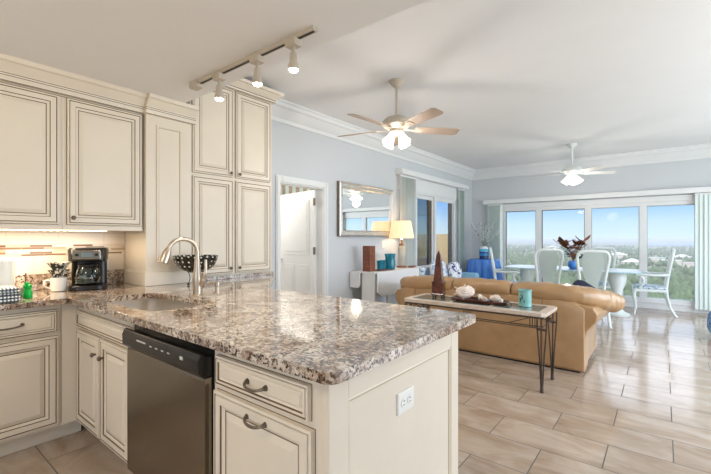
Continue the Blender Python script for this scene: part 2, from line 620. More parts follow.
def root_of(o):
    while o.parent:
        o = o.parent
    return o

def obj(name, bm, mats, parent=None, smooth=False, bevel=0, seg=2, world=True, loc=None, sub=0, label=None):
    """link a bmesh as ONE mesh object. world=True: vertices are in world coordinates."""
    bmesh.ops.recalc_face_normals(bm, faces=bm.faces[:])
    if parent is not None and world:
        bmesh.ops.translate(bm, verts=bm.verts[:], vec=-root_of(parent).location)
    if parent is None and loc is not None:
        bmesh.ops.translate(bm, verts=bm.verts[:], vec=-Vector(loc))
    me = bpy.data.meshes.new(name)
    bm.to_mesh(me)
    bm.free()
    for m in (mats if isinstance(mats, (list, tuple)) else [mats]):
        me.materials.append(m)
    if smooth:
        for p in me.polygons:
            p.use_smooth = True
        if smooth != 'all':
            me.set_sharp_from_angle(angle=math.radians(smooth if smooth is not True else 40))
    o = bpy.data.objects.new(name, me)
    COL.objects.link(o)
    if loc is not None:
        o.location = loc
    if parent is not None:
        o.parent = parent
    if bevel:
        b = o.modifiers.new('bevel', 'BEVEL')
        b.width = bevel
        b.segments = seg
        b.limit_method = 'ANGLE'
        b.angle_limit = math.radians(40)
    if sub:
        b = o.modifiers.new('sub', 'SUBSURF')
        b.levels = b.render_levels = sub
    if label:
        o['label'] = label
    return o

def thing(name, label, cat, loc=(0, 0, 0), rz=0, group=None):
    o = bpy.data.objects.new(name, None)
    COL.objects.link(o)
    o.empty_display_size = .05
    o.location = loc
    o.rotation_euler = (0, 0, rz)
    o['label'] = label
    o['category'] = cat
    if group:
        o['group'] = group
    return o

def tag(o, label, cat, group=None, kind=None):
    o['label'] = label
    o['category'] = cat
    if group:
        o['group'] = group
    if kind:
        o['kind'] = kind
    return o

def struct(name, bm, m, parent=None, label=None, **kw):
    o = obj(name, bm, m, parent, **kw)
    if parent is None:
        o['kind'] = 'structure'
        if label:
            o['label'] = label
            o['category'] = name.split('_')[0]
    return o

def dup(r, loc, rz=0, label=None, group=None):
    def cp(o, par):
        c = o.copy()
        COL.objects.link(c)
        c.parent = par
        for ch in o.children:
            cp(ch, c)
        return c
    n = cp(r, None)
    n.location = loc
    n.rotation_euler = (0, 0, rz)
    if label:
        n['label'] = label
    if group:
        n['group'] = group
    return n

# ================================================================ SETTING
WX = -3.56; FY = 8.95; RX = 2.6; BY = -2.5; CH = 2.88; KZ = 2.40; KY = 1.63
b = nb(); box(b, WX - 3.3, RX + .12, BY - .12, FY + .12, -.12, 0)
struct('floor', b, M_floor, label='beige stone-look plank tile floor laid in a running bond')
b = nb(); box(b, WX - .12, RX + .12, KY, FY + .12, CH, CH + .12)
struct('ceiling', b, M_ceil, label='white ceiling of the living and dining area')
b = nb(); box(b, WX, RX, BY, KY, KZ, CH + .12)
struct('ceiling_kitchen', b, M_ceil, label='lower white ceiling over the kitchen')
# left wall with door opening and balcony-door opening
DO = (3.045, 3.80, 1.96); SO = (5.72, 8.10, 2.16)
b = nb()
T = .12
for y0, y1, z0, z1 in ((BY, DO[0], 0, CH), (DO[0], DO[1], DO[2], CH), (DO[1], SO[0], 0, CH), (SO[0], SO[1], SO[2], CH), (SO[1], FY + T, 0, CH)):
    box(b, WX - T, WX, y0, y1, z0, z1)
struct('wall_left', b, M_wall, label='pale blue-grey left wall with the door and balcony opening')
WO = (-2.90, .55, .12, 1.97)
b = nb()
for x0, x1, z0, z1 in ((WX - T, WO[0], 0, CH), (WO[0], WO[1], 0, WO[2]), (WO[0], WO[1], WO[3], CH), (WO[1], RX + T, 0, CH)):
    box(b, x0, x1, FY, FY + T, z0, z1)
struct('wall_far', b, M_wall, label='pale blue-grey far wall around the wide windows')
b = nb()
for y0, y1, z0, z1 in ((BY, 2.0, 0, CH), (2.0, 8.0, 0, .3), (2.0, 8.0, 2.4, CH), (8.0, FY + T, 0, CH)):
    box(b, RX, RX + T, y0, y1, z0, z1)
struct('wall_right', b, M_wall)
b = nb()
for x0, x1, z0, z1 in ((WX - T, -1.5, 0, CH), (-1.5, 2.5, 0, .5), (-1.5, 2.5, 2.25, CH), (2.5, RX + T, 0, CH)):
    box(b, x0, x1, BY - T, BY, z0, z1)
struct('wall_back', b, M_wallk)

# crown moulding, living area
cp = [(0, 2.66), (.02, 2.66), (.03, 2.70), (.045, 2.715), (.10, 2.80), (.125, 2.815), (.135, 2.85), (.15, 2.86), (.15, CH), (0, CH)]
b = nb(); sweep_profile(b, cp, lambda o, s, z: (WX + o, s, z), 2.60, FY)
struct('trim_1', b, M_white, smooth=25)
b = nb(); sweep_profile(b, cp, lambda o, s, z: (s, FY - o, z), WX, RX)
struct('trim_2', b, M_white, smooth=25)
# baseboards
b = nb(); box(b, WX, WX + .015, DO[1] + .09, SO[0], 0, .11)
struct('baseboard_left', b, M_white, bevel=.004)
b = nb(); box(b, WX, RX, FY - .015, FY, 0, .115)
struct('baseboard_far', b, M_white, bevel=.004)

# ---- interior door, its casing, and the room beyond
b = nb()
for y0, y1, z0, z1 in ((DO[0] - .065, DO[0], 0, DO[2] + .075), (DO[1], DO[1] + .08, 0, DO[2] + .075), (DO[0], DO[1], DO[2], DO[2] + .075)):
    box(b, WX, WX + .018, y0, y1, z0, z1)
    box(b, WX + .018, WX + .028, y0 + (.012 if y0 < DO[0] else .03), y1 - (.03 if y0 < DO[0] else .012), z0, z1 - .012)
for y0, y1, z0, z1 in ((DO[0] - .001, DO[0] + .015, 0, DO[2]), (DO[1] - .015, DO[1] + .001, 0, DO[2]), (DO[0], DO[1], DO[2] - .015, DO[2] + .001)):
    box(b, WX - .125, WX + .004, y0, y1, z0, z1)
struct('trim_3', b, M_white, bevel=.003, label='white door casing on the left wall')
hin = Vector((WX - .115, DO[1] - .03, 0))
ang = math.atan2(.18, -1.0)   # leaf swings out into the next room
DW_ = .90
def leafbox(b, a0, a1, z0, z1, t0, t1, mi=0):
    box(b, a0, a1, t0, t1, z0, z1, mi)
b = nb()
leafbox(b, 0, DW_, .01, 1.94, -.018, .018)
for a0, a1, z0, z1 in ((.12, DW_ - .12, 1.05, 1.82), (.12, DW_ / 2 - .04, .2, .92), (DW_ / 2 + .04, DW_ - .12, .2, .92)):
    for s in (-1, 1):
        leafbox(b, a0, a1, z0, z1, s * .018, s * .024)
        leafbox(b, a0 + .05, a1 - .05, z0 + .05, z1 - .05, s * .024, s * .030)
rot(b, ang); bmesh.ops.translate(b, verts=b.verts[:], vec=hin)
dr = struct('door_1', b, M_door, bevel=.003, label='white panelled interior door standing open')
b = nb()
for s in (-1, 1):
    cyl(b, (DW_ - .06, s * .02, .98), (DW_ - .06, s * .05, .98), .022, .012, 14)
    cyl(b, (DW_ - .06, s * .05, .98), (DW_ - .06, s * .085, .98), .026, .022, 14)
rot(b, ang); bmesh.ops.translate(b, verts=b.verts[:], vec=hin)
obj('door_knob', b, M_chrome, dr, smooth=True)
for z in (.25, 1.12, 1.78):
    b = nb(); box(b, -.022, .022, .016, .026, z - .05, z + .05); cyl(b, (-.0, .028, z - .05), (-.0, .028, z + .05), .008)
    rot(b, ang); bmesh.ops.translate(b, verts=b.verts[:], vec=hin)
    h = obj('hinge', b, M_pewter, dr)
b = nb()
box(b, -6.8, -6.7, 2.2, 5.2, 0, 2.5); box(b, -6.7, WX - T, 2.1, 2.2, 0, 2.5); box(b, -6.7, WX - T, 5.2, 5.3, 0, 2.5)
struct('wall_bedroom', b, M_wall)
b = nb(); box(b, -6.8, WX - T, 2.1, 5.3, 2.5, 2.6)
struct('ceiling_bedroom', b, M_ceil)
light('bedroom_fill_light', 'POINT', (-5.0, 3.3, 2.2), 60, NEUT, .15)  # added fill without a fixture, brightens the open door and the room beyond
bl = thing('vertical_blind', 'taupe vertical blinds glimpsed above the open interior door', 'blinds', (-5.3, 5.12, 0))
b = nb(); box(b, -6.6, -4.0, 5.06, 5.18, 2.36, 2.44); obj('head_rail', b, M_white, bl)
for k in range(26):
    x = -6.53 + k * .098
    b = nb(); box(b, -.045, .045, -.001, .001, .05, 2.36); rot(b, math.radians(35)); bmesh.ops.translate(b, verts=b.verts[:], vec=(x, 5.12, 0))
    obj('slat', b, M_blindb if k % 2 else M_blind, bl)

# ---- balcony door (window_1) in the left wall
w1 = thing('window_1', 'white-framed sliding balcony door in the left wall', 'window', (WX - .06, 6.9, 0))
w1['kind'] = 'structure'
b = nb()
x0, x1 = WX - .10, WX - .01
for y0, y1, z0, z1 in ((SO[0], SO[0] + .05, 0, SO[2]), (SO[1] - .05, SO[1], 0, SO[2]), (SO[0] + .05, SO[1] - .05, SO[2] - .05, SO[2]), (SO[0] + .05, SO[1] - .05, 0, .04)):
    box(b, x0, x1, y0, y1, z0, z1)
obj('frame', b, M_white, w1, bevel=.004)
def sash(y0, y1, x, m, gm, mx=None, zt=SO[2] - .05):
    b = nb()
    for a0, a1, c0, c1 in ((y0, y0 + .07, .04, zt), (y1 - .07, y1, .04, zt), (y0 + .07, y1 - .07, zt - .07, zt), (y0 + .07, y1 - .07, .04, .13)):
        box(b, x - .018, x + .018, a0, a1, c0, c1)
    s = obj('sash', b, m, w1, bevel=.003)
    b = nb(); box(b, x - .003, x + .003, y0 + .07, y1 - .07, .13, zt - .07)
    obj('pane', b, gm, s)
    return s
sash(SO[0] + .05, 6.36, x0 + .065, M_white, M_pane)
sash(6.30, 7.09, x0 + .025, M_white, M_tint)
sash(7.06, 8.04, x0 + .065, M_white, M_pane)
b = nb(); box(b, x0 - .01, x0 + .03, 6.90, 7.02, .04, SO[2] - .05); box(b, x0 - .01, x0 + .03, 7.86, 7.98, .04, SO[2] - .05)
obj('screen_stile', b, M_brownf, w1, label='dark brown stile')
# balcony
b = nb(); box(b, -5.3, WX - T, 5.3, 9.55, -.15, -.02); struct('floor_balcony', b, M_terra)
b = nb(); box(b, -5.45, -5.3, 5.31, 9.55, -.15, 1.06); box(b, -5.45, WX - T, 9.55, 9.70, -.15, 1.40)
tag(obj('balcony_parapet', b, M_tan, loc=(-5.37, 7.4, 0)), 'tan stucco balcony parapet seen through the sliding door', 'wall')
ra = thing('balcony_railing', 'dark metal railing along the balcony parapet', 'railing', (-5.3, 7.4, 0))
b = nb(); tube(b, [(-5.37, 5.4, 1.30), (-5.37, 9.54, 1.30)], .02); obj('top_rail', b, M_brownf, ra)
for k in range(18):
    y = 5.45 + k * .236
    b = nb(); cyl(b, (-5.37, y, 1.062), (-5.37, y, 1.30), .009, seg=6); obj('baluster', b, M_brownf, ra)

# ---- far windows
panes = [(-2.84, -2.09), (-2.09, -1.18), (-1.18, -.295), (-.295, .49)]
for i, (a, c) in enumerate(panes):
    w = thing('window_%d' % (i + 2), ['window pane beside the left blinds on the far wall', 'second pane of the far window from the left', 'third pane of the far window from the left', 'window pane beside the right blinds with the lake view'][i], 'window', ((a + c) / 2, FY + .05, WO[2]))
    w['kind'] = 'structure'
    fr = .055
    b = nb()
    z0, z1 = .13, 1.95
    for x0, x1, q0, q1 in ((a, a + fr, z0, z1), (c - fr, c, z0, z1), (a + fr, c - fr, z1 - .065, z1), (a + fr, c - fr, z0, z0 + .06)):
        box(b, x0, x1, FY - .02, FY + .07, q0, q1)
    obj('frame', b, M_white, w, bevel=.004)
    b = nb()
    q = fr
    for x0, x1, q0, q1 in ((a + q, a + q + .012, z0 + .06, z1 - .065), (c - q - .012, c - q, z0 + .06, z1 - .065), (a + q, c - q, z1 - .077, z1 - .065), (a + q, c - q, z0 + .06, z0 + .072)):
        box(b, x0, x1, FY + .01, FY + .05, q0, q1)
    obj('gasket', b, M_brownf if i < 2 else M_sage, w)
    b = nb(); box(b, a + fr, c - fr, FY + .028, FY + .034, z0 + .06, z1 - .065)
    obj('pane', b, M_pane, w)
b = nb(); box(b, WO[0], WO[1] + .02, FY - .035, FY + .03, 1.9505, 2.05); box(b, WO[0], panes[0][0] - .001, FY - .02, FY + .05, .14, 1.95); box(b, panes[3][1] + .001, WO[1], FY - .02, FY + .05, .14, 1.95)
box(b, WO[0], WO[1] + .02, FY - .035, FY + .03, .105, .1295)
struct('trim_4', b, M_white, bevel=.004)

# ---- outside: land far below, trees, lake, houses
LZ = -45
b = nb()
v = [b.verts.new(p) for p in ((-16000, -2000, LZ), (9000, -2000, LZ), (9000, 15000, LZ), (-16000, 15000, LZ))]
b.faces.new(v)
tag(obj('land', b, M_land), 'wooded land stretching to the horizon below the windows', 'ground', kind='structure')
def at(u, vv, z):
    f, c, s = 388.5, math.cos(TH), math.sin(TH)
    t = (1.29 - z) / (vv - 238.2)
    a = u - 355.5
    return Vector(((-s * f + c * a) * t, (c * f + s * a) * t, z))
b = nb()
cc = at(676, 244.6, LZ)
pts = []
for k in range(40):
    t = 2 * PI * k / 40
    r = 1 + .28 * noise.noise(Vector((math.cos(t) * 1.3, math.sin(t) * 1.3, 4)))
    pts.append((cc.x + 190 * r * math.cos(t) + 60 * math.sin(t), cc.y + 640 * r * math.sin(t)))
prism(b, pts, LZ + .5, LZ + 3)
tag(obj('lake', b, M_water, loc=(cc.x, cc.y, LZ)), 'blue lake near the horizon behind the right window', 'lake')
hz = bpy.data.materials.new('haze')
hz.use_nodes = True
ht = hz.node_tree
ht.nodes.clear()
ho = ht.nodes.new('ShaderNodeOutputMaterial')
hv = ht.nodes.new('ShaderNodeVolumeScatter')
hv.inputs['Color'].default_value = (1.0, .94, .84, 1)
hv.inputs['Density'].default_value = .00042
hv.inputs['Anisotropy'].default_value = .2
ht.links.new(hv.outputs[0], ho.inputs['Volume'])
b = nb(); box(b, -15900, 8900, 60, 14900, LZ - 5, -4)
tag(obj('haze', b, hz), 'thin haze over the distant land', 'haze', kind='stuff')
houses = [(545, 254, 22, 1, 'wide pale-roofed house seen through the left pane'), (552, 249, 26, 1, 'far pale-roofed house beside the left mullion'),
          (655, 262, 16, 0, 'flat pale building at the left of the lake pane'), (668, 265, 18, 0, 'long flat building in the middle of the lake pane'),
          (682, 261, 16, 1, 'gabled house right of the middle in the lake pane'), (693, 268, 12, 0, 'small flat building beside the right blinds'),
          (618, 258, 18, 1, 'gabled house seen above the glass table end'), (606, 254, 22, 0, 'low building beyond the third pane'), (632, 267, 14, 1, 'near gabled house beside the third mullion')]
hpos = [(at(u, vv, LZ), w_) for u, vv, w_, g, lb in houses]
# trees: one object, too many to count
b = nb()
rnd = random.Random(3)
for k in range(5200):
    d = 150 + 2400 * rnd.random() ** 1.7
    th = rnd.uniform(-.10, .62)
    p = Vector((-math.sin(th) * d, math.cos(th) * d, LZ))
    if noise.noise(p * .006) < -.12:
        continue
    if any((p - q).length < w_ + 8 for q, w_ in hpos):
        continue
    r = rnd.uniform(2.5, 5.0)
    h = rnd.uniform(7, 13)
    rr = []
    for zz, q in ((0, .25), (.3, 1), (.65, .85), (1, .15)):
        rr.append([p + Vector((math.cos(a) * r * q * rnd.uniform(.8, 1.2), math.sin(a) * r * q * rnd.uniform(.8, 1.2), h * zz)) for a in [2 * PI * i / 6 for i in range(6)]])
    loft(b, rr)
tag(obj('distant_trees', b, M_tree, smooth='all'), 'trees scattered over the land below the windows', 'trees', kind='stuff')
for u, vv, w_, g, lb in houses:
    p = at(u, vv, LZ)
    hs = thing('house', lb, 'building', p)
    b = nb(); box(b, p.x - w_, p.x + w_, p.y - w_ * .5, p.y + w_ * .5, LZ, LZ + 8); obj('wall', b, M_hwall, hs)
    b = nb()
    if g:
        loft(b, [[(p.x - w_ - 1, p.y + s * (w_ * .5 + 1), LZ + 8), (p.x + w_ + 1, p.y + s * (w_ * .5 + 1), LZ + 8), (p.x + w_ * .1, p.y + s * 1, LZ + 14), (p.x - w_ * .1, p.y + s * 1, LZ + 14)] for s in (-1, 1)])
    else:
        box(b, p.x - w_ - .5, p.x + w_ + .5, p.y - w_ * .5 - .5, p.y + w_ * .5 + .5, LZ + 8, LZ + 9)
    obj('roof', b, M_roofs, hs)

# ---- blinds and valances
def blinds(label, x0, x1, y, n, z0=.07, z1=2.03, along='X', ang=70, val=None, vlabel=None, mats=(M_blind,)):
    c = ((x0 + x1) / 2, y, 0) if along == 'X' else (y, (x0 + x1) / 2, 0)
    t = thing('vertical_blind', label, 'blinds', c)
    for k in range(n):
        s = x0 + (x1 - x0) * (k + .5) / n
        b = nb()
        # gently curved slat
        w = .044
        poly = [(-w, 0), (-w * .5, .006), (0, .008), (w * .5, .006), (w, 0), (w * .5, .0045), (0, .0065), (-w * .5, .0045)]
        prism(b, poly, z0, z1)
        rot(b, math.radians(ang + (k % 3 - 1) * 5) + (0 if along == 'X' else PI / 2))
        bmesh.ops.translate(b, verts=b.verts[:], vec=(s, y, 0) if along == 'X' else (y, s, 0))
        obj('slat', b, mats[k % len(mats)], t, smooth=30)
    b = nb()
    if along == 'X':
        box(b, x0 - .02, x1 + .02, y - .02, y + .02, z1, z1 + .03)
    else:
        box(b, y - .02, y + .02, x0 - .02, x1 + .02, z1, z1 + .03)
    obj('carrier', b, M_white, t)
    return t
blinds('pale green vertical blinds stacked at the left end of the far windows', -3.13, -2.83, FY - .10, 9, ang=58)
blinds('pale green vertical blinds stacked at the right end of the far windows', 0.44, 1.15, FY - .10, 12, ang=12)
blinds('pale vertical blinds stacked beside the mirror at the balcony door', 5.62, 6.12, WX + .07, 9, .06, 2.34, 'Y', ang=62, mats=(M_white, M_blind))
blinds('narrow stack of blinds at the far end of the balcony door', 8.03, 8.30, WX + .07, 7, .06, 2.34, 'Y', ang=50)
b = nb(); box(b, -3.24, 1.25, FY - .16, FY, 2.065, 2.155)
tag(obj('valance', b, M_white, loc=(-1, FY, 2.065), bevel=.004), 'long white valance over the far windows', 'valance')
b = nb(); box(b, WX, WX + .14, 5.58, 8.42, 2.375, 2.465)
tag(obj('valance', b, M_white, loc=(WX, 7, 2.375), bevel=.004), 'white valance over the sliding balcony door', 'valance')
b = nb(); box(b, WX - .02, WX + .012, 5.66, 8.16, 2.14, 2.375)
struct('trim_5', b, M_white)

# ================================================================ KITCHEN
FX = -2.98   # face frame plane of the left run (faces +X)
FYK = .855   # face frame plane of the peninsula (faces -Y)
def panel(b, o, U, V, Nn, w, h, rings):
    """concentric-ring panel. rings: (inset, height, material of the band up to the next ring)"""
    o, U, V, Nn = Vector(o), Vector(U), Vector(V), Vector(Nn)
    prev = None
    for ins, ht, mi in rings:
        q = [b.verts.new(o + U * x + V * y + Nn * ht) for x, y in ((ins, ins), (w - ins, ins), (w - ins, h - ins), (ins, h - ins))]
        if prev:
            ring_faces(b, prev[0], q, prev[1])
        else:
            b.faces.new(q[::-1]).material_index = 0
        prev = (q, mi)
    b.faces.new(prev[0]).material_index = prev[1]
DOOR = [(-.003, 0, 1), (0, .0005, 0), (0, .018, 0), (.010, .020, 1), (.0145, .016, 0), (.0165, .020, 0), (.046, .020, 1), (.0495, .014, 0), (.057, .012, 0), (.064, .008, 1), (.069, .007, 0), (.092, .016, 0), (.094, .016, 0)]
DRAW = [(-.003, 0, 1), (0, .0005, 0), (0, .018, 0), (.006, .020, 1), (.010, .016, 0), (.012, .020, 0), (.020, .020, 1), (.023, .014, 0), (.030, .010, 0), (.038, .017, 0)]
AX = dict(L=((0, 1, 0), (0, 0, 1), (1, 0, 0)), P=((1, 0, 0), (0, 0, 1), (0, -1, 0)))
def cdoor(name, side, plane, a0, a1, z0, z1, par, rings=DOOR):
    b = nb()
    U, V, Nn = AX[side]
    if side == 'P':
        o = (a0, plane, z0)
    else:
        o = (plane, a0, z0)
    panel(b, o, U, V, Nn, a1 - a0, z1 - z0, rings)
    return obj(name, b, [M_cab, M_glaze], par)
def knob(side, plane, a, z, par):
    b = nb()
    n = Vector(AX[side][2])
    p = Vector((a, plane, z)) if side == 'P' else Vector((plane, a, z))
    cyl(b, p, p + n * .014, .006, seg=10)
    cyl(b, p + n * .012, p + n * .020, .010, .015, 14)
    cyl(b, p + n * .020, p + n * .028, .015, .009, 14)
    obj('knob', b, M_knob, par, smooth=True)
def pull(side, plane, a, z, par, w=.10):
    b = nb()
    n = Vector(AX[side][2]); u = Vector(AX[side][0])
    p = Vector((a, plane, z)) if side == 'P' else Vector((plane, a, z))
    pts = bez([p - u * w / 2, p - u * w / 2 + n * .03 + Vector((0, 0, .0)), p - u * w * .25 + n * .030 + Vector((0, 0, -.016)), p + u * w * .25 + n * .030 + Vector((0, 0, -.016)), p + u * w / 2 + n * .03, p + u * w / 2], 14)
    tube(b, pts, [.0075, .0065, .0055, .005, .005, .0052, .0055, .0058, .0055, .0052, .005, .005, .0055, .0065, .0075], 8)
    for s in (-1, 1):
        cyl(b, p + u * s * w / 2 - n * .001, p + u * s * w / 2 + n * .006, .011, .009, 12)
    obj('pull_handle', b, M_pewter, par, smooth=True)

# base cabinet on the left wall
c = thing('base_cabinet', 'cream base cabinet along the left wall with drawer over door', 'cabinet', (-3.27, .4, 0))
b = nb(); box(b, WX + .002, FX, .03, .768, .11, .879); box(b, WX + .002, FX - .08, .03, .90, 0, .11); obj('body', b, M_cab, c, bevel=.002)
d = cdoor('drawer', 'L', FX, .27, .750, .705, .845, c, DRAW); pull('L', FX + .018, .50, .78, d, .15)
cdoor('door', 'L', FX, .27, .750, .13, .68, c)
# lazy filler of the corner
c2 = thing('corner_filler', 'plain cream filler strip in the corner between the base cabinets', 'cabinet', (-2.995, .81, .11))
b = nb(); box(b, FX - .03, FX, .770, .853, .11, .879); obj('body', b, M_cab, c2, bevel=.002)
# sink cabinet
c = thing('sink_cabinet', 'cream sink base cabinet with two doors left of the dishwasher', 'cabinet', (-2.55, 1.2, 0))
b = nb()
for x0, x1, y0, y1, z0, z1 in ((FX, -2.13, FYK, .875, .11, .879), (FX, -2.96, .875, 1.48, .11, .879), (-2.15, -2.13, .875, 1.48, .11, .879), (-2.96, -2.15, .875, 1.46, .11, .13), (FX, -2.13, 1.46, 1.48, .11, .879), (-3.06, -2.13, FYK + .08, FYK + .095, 0, .11)):
    box(b, x0, x1, y0, y1, z0, z1)
obj('body', b, M_cab, c)
cdoor('drawer_front', 'P', FYK, -2.945, -2.145, .728, .828, c, DRAW)
d = cdoor('door', 'P', FYK, -2.945, -2.562, .13, .708, c); knob('P', FYK - .02, -2.597, .612, d)
d = cdoor('door', 'P', FYK, -2.535, -2.145, .13, .708, c); knob('P', FYK - .02, -2.485, .612, d)
# dishwasher
c = thing('dishwasher', 'stainless steel dishwasher with a black control panel under the counter', 'dishwasher', (-1.76, 1.15, 0))
b = nb(); box(b, -2.118, -1.392, FYK, .885, .10, .872); box(b, -2.118, -1.392, .885, 1.45, .10, .68); box(b, -2.118, -1.392, FYK + .08, FYK + .10, 0, .10); obj('tub', b, M_black, c)
b = nb()
N_ = 14
pr = [(FYK, .125), (FYK - .030, .125), (FYK - .038, .135), (FYK - .038, .73), (FYK - .036, .742), (FYK, .742)]
loft(b, [[(x, y, z) for y, z in pr] for x in (-2.112, -1.398)])
obj('door', b, M_steel, c, bevel=.003, label='stainless steel front')
b = nb()
pr = [(FYK, .745), (FYK - .040, .745), (FYK - .060, .765), (FYK - .062, .815), (FYK - .052, .838), (FYK - .040, .842), (FYK - .034, .828), (FYK, .822)]
loft(b, [[(x, y, z) for y, z in pr] for x in (-2.112, -1.398)])
cp_ = obj('control_panel', b, M_black, c, bevel=.003)
b = nb(); box(b, -1.94, -1.85, FYK - .0635, FYK - .0600, .806, .813); obj('maker_mark', b, M_tag, cp_)
for k in range(4):
    b = nb(); box(b, -1.81 + k * .055, -1.79 + k * .055, FYK - .0630, FYK - .0595, .802, .807); obj('indicator', b, M_tag, cp_)
b = nb(); box(b, -1.54, -1.515, FYK - .0630, FYK - .0595, .798, .812); obj('button', b, M_tag, cp_)
# drawer cabinet
c = thing('drawer_cabinet', 'cream cabinet with drawer and pull-out front at the peninsula end', 'cabinet', (-1.1, 1.2, 0))
b = nb(); box(b, -1.385, -.790, FYK, 1.46, .11, .879); box(b, -1.385, -.86, FYK + .08, 1.4, 0, .11); obj('body', b, M_cab, c, bevel=.002)
d = cdoor('drawer', 'P', FYK, -1.355, -.850, .728, .838, c, DRAW); pull('P', FYK - .018, -1.10, .785, d)
d = cdoor('door', 'P', FYK, -1.365, -.835, .13, .703, c); pull('P', FYK - .018, -1.10, .662, d)
# end panel with its frame
c = thing('end_panel', 'cream framed panel closing the end of the peninsula', 'panel', (-.78, 1.3, 0))
b = nb()
ex = -.770
box(b, -.790, ex - .004, .838, 1.74, 0, .879)
for y0, y1, z0, z1 in ((.836, .925, 0, .879), (1.665, 1.742, 0, .879), (.925, 1.665, .795, .879), (.925, 1.665, 0, .11)):
    box(b, ex - .004, ex + .010, y0, y1, z0, z1)
obj('frame', b, M_cab, c, bevel=.003)
b = nb()
panel(b, (ex - .002, .925, .11), (0, 1, 0), (0, 0, 1), (1, 0, 0), .74, .685, [(0, 0, 0), (0, .008, 0), (.006, .010, 0), (.012, .006, 1), (.016, .003, 0), (.03, .002, 0)])
obj('inset_panel', b, [M_cab, M_tan], c)
c = thing('wall_outlet', 'white power outlet on the end panel of the peninsula', 'outlet', (ex, 1.27, .67))
b = nb(); box(b, ex - .002, ex + .008, 1.215, 1.330, .635, .715); obj('cover_plate', b, M_plate, c, bevel=.003)
for s in (-1, 1):
    b = nb(); lathe(b, [(.017, 0), (.017, .003)], seg=14)
    rot(b, PI / 2, 'Y'); bmesh.ops.translate(b, verts=b.verts[:], vec=(ex + .008, 1.2725 + s * .022, .675))
    for q in (-1, 1):
        box(b, ex + .0105, ex + .0118, 1.2725 + s * .022 - .006, 1.2725 + s * .022 + .006, .675 + q * .007 - .001, .675 + q * .007 + .001, 1)
    obj('socket', b, [M_plate, M_rub], c)
# peninsula back panel + base below the hutch
b = nb(); box(b, -3.16, -.792, 1.482, 1.73, 0, .879)
tag(obj('peninsula_back', b, M_cab, loc=(-2, 1.6, 0)), 'cream panelled back of the peninsula facing the living room', 'panel')
b = nb(); prism(b, [(WX + .002, 1.50), (-3.17, 1.50), (-3.17, 1.74), (-2.42, 1.74), (-3.19, 2.58), (WX + .002, 2.58)], 0, .879)
tag(obj('corner_base_cabinet', b, M_cab, loc=(-3.3, 2.1, 0)), 'cream base cabinet under the tall wall cabinets', 'cabinet')

# worktop with a sink cut-out
def rrect(cx, cy, hx, hy, n=40, e=.42):
    sg = lambda v, p: math.copysign(abs(v) ** p, v)
    return [(cx + hx * sg(math.cos(2 * PI * i / n), e), cy + hy * sg(math.sin(2 * PI * i / n), e)) for i in range(n)]
SK = (-2.40, 1.075, .37, .185)
outer = [(WX, -.2), (-2.925, -.2), (-2.925, .797)]
cxr, cyr, rr_ = -.715, .797, .045
outer += [(cxr - rr_ + rr_ * math.sin(a), cyr + rr_ - rr_ * math.cos(a)) for a in [PI / 2 * k / 6 for k in range(7)]]
outer += [(cxr - rr_ + rr_ * math.cos(a), 1.88 - rr_ + rr_ * math.sin(a)) for a in [PI / 2 * k / 6 for k in range(7)]]
outer += [(-2.33, 1.88), (-3.12, 2.62), (WX, 2.62)]
b = nb()
hole = rrect(*SK)
for z in (.879, .914):
    vo = [b.verts.new((x, y, z)) for x, y in outer]
    vh = [b.verts.new((x, y, z)) for x, y in hole]
    eo = [b.edges.new((vo[i], vo[(i + 1) % len(vo)])) for i in range(len(vo))]
    eh = [b.edges.new((vh[i], vh[(i + 1) % len(vh)])) for i in range(len(vh))]
    bmesh.ops.triangle_fill(b, use_beauty=True, use_dissolve=False, edges=eo + eh)
    if z == .879:
        lo, lh = vo, vh
ring_faces(b, lo, vo); ring_faces(b, lh, vh)
wt = obj('worktop', b, M_granite, loc=(-2.2, 1.0, .879), bevel=.006, seg=3)
tag(wt, 'speckled brown and white polished granite worktop of the kitchen peninsula', 'worktop')
# upstands
b = nb(); box(b, WX, WX + .02, -.2, 1.355, .9145, 1.03)
tag(obj('granite_upstand', b, M_granite, loc=(WX, .6, .914), bevel=.002), 'granite upstand along the wall behind the coffee maker', 'upstand')
b = nb(); box(b, -3.178, -3.158, 1.76, 2.62, .9145, .945)
tag(obj('granite_strip', b, M_granite, loc=(-3.17, 2.2, .914), bevel=.002), 'low dark granite strip below the tall cabinets', 'upstand')
# backsplash
b = nb(); box(b, WX + .001, WX + .008, -.2, 1.355, 1.031, 1.364)
tag(obj('backsplash', b, M_splash, loc=(WX, .6, 1.03)), 'cream tiled backsplash under the wall cabinets', 'backsplash')
b = nb(); box(b, WX + .008, WX + .013, -.2, 1.355, 1.165, 1.245)
tag(obj('mosaic_border', b, M_mosaic, loc=(WX, .6, 1.16)), 'brown and cream stick mosaic border on the backsplash', 'mosaic')
c = thing('wall_outlet', 'white power outlet on the backsplash right of the coffee maker', 'outlet', (WX, 1.19, 1.1))
b = nb(); box(b, WX + .008, WX + .015, 1.155, 1.235, 1.045, 1.160); obj('cover_plate', b, M_plate, c, bevel=.003)
for s in (-1, 1):
    b = nb(); box(b, WX + .015, WX + .018, 1.178, 1.212, 1.103 + s * .025 - .014, 1.103 + s * .025 + .014); obj('socket', b, M_plate, c, bevel=.003)

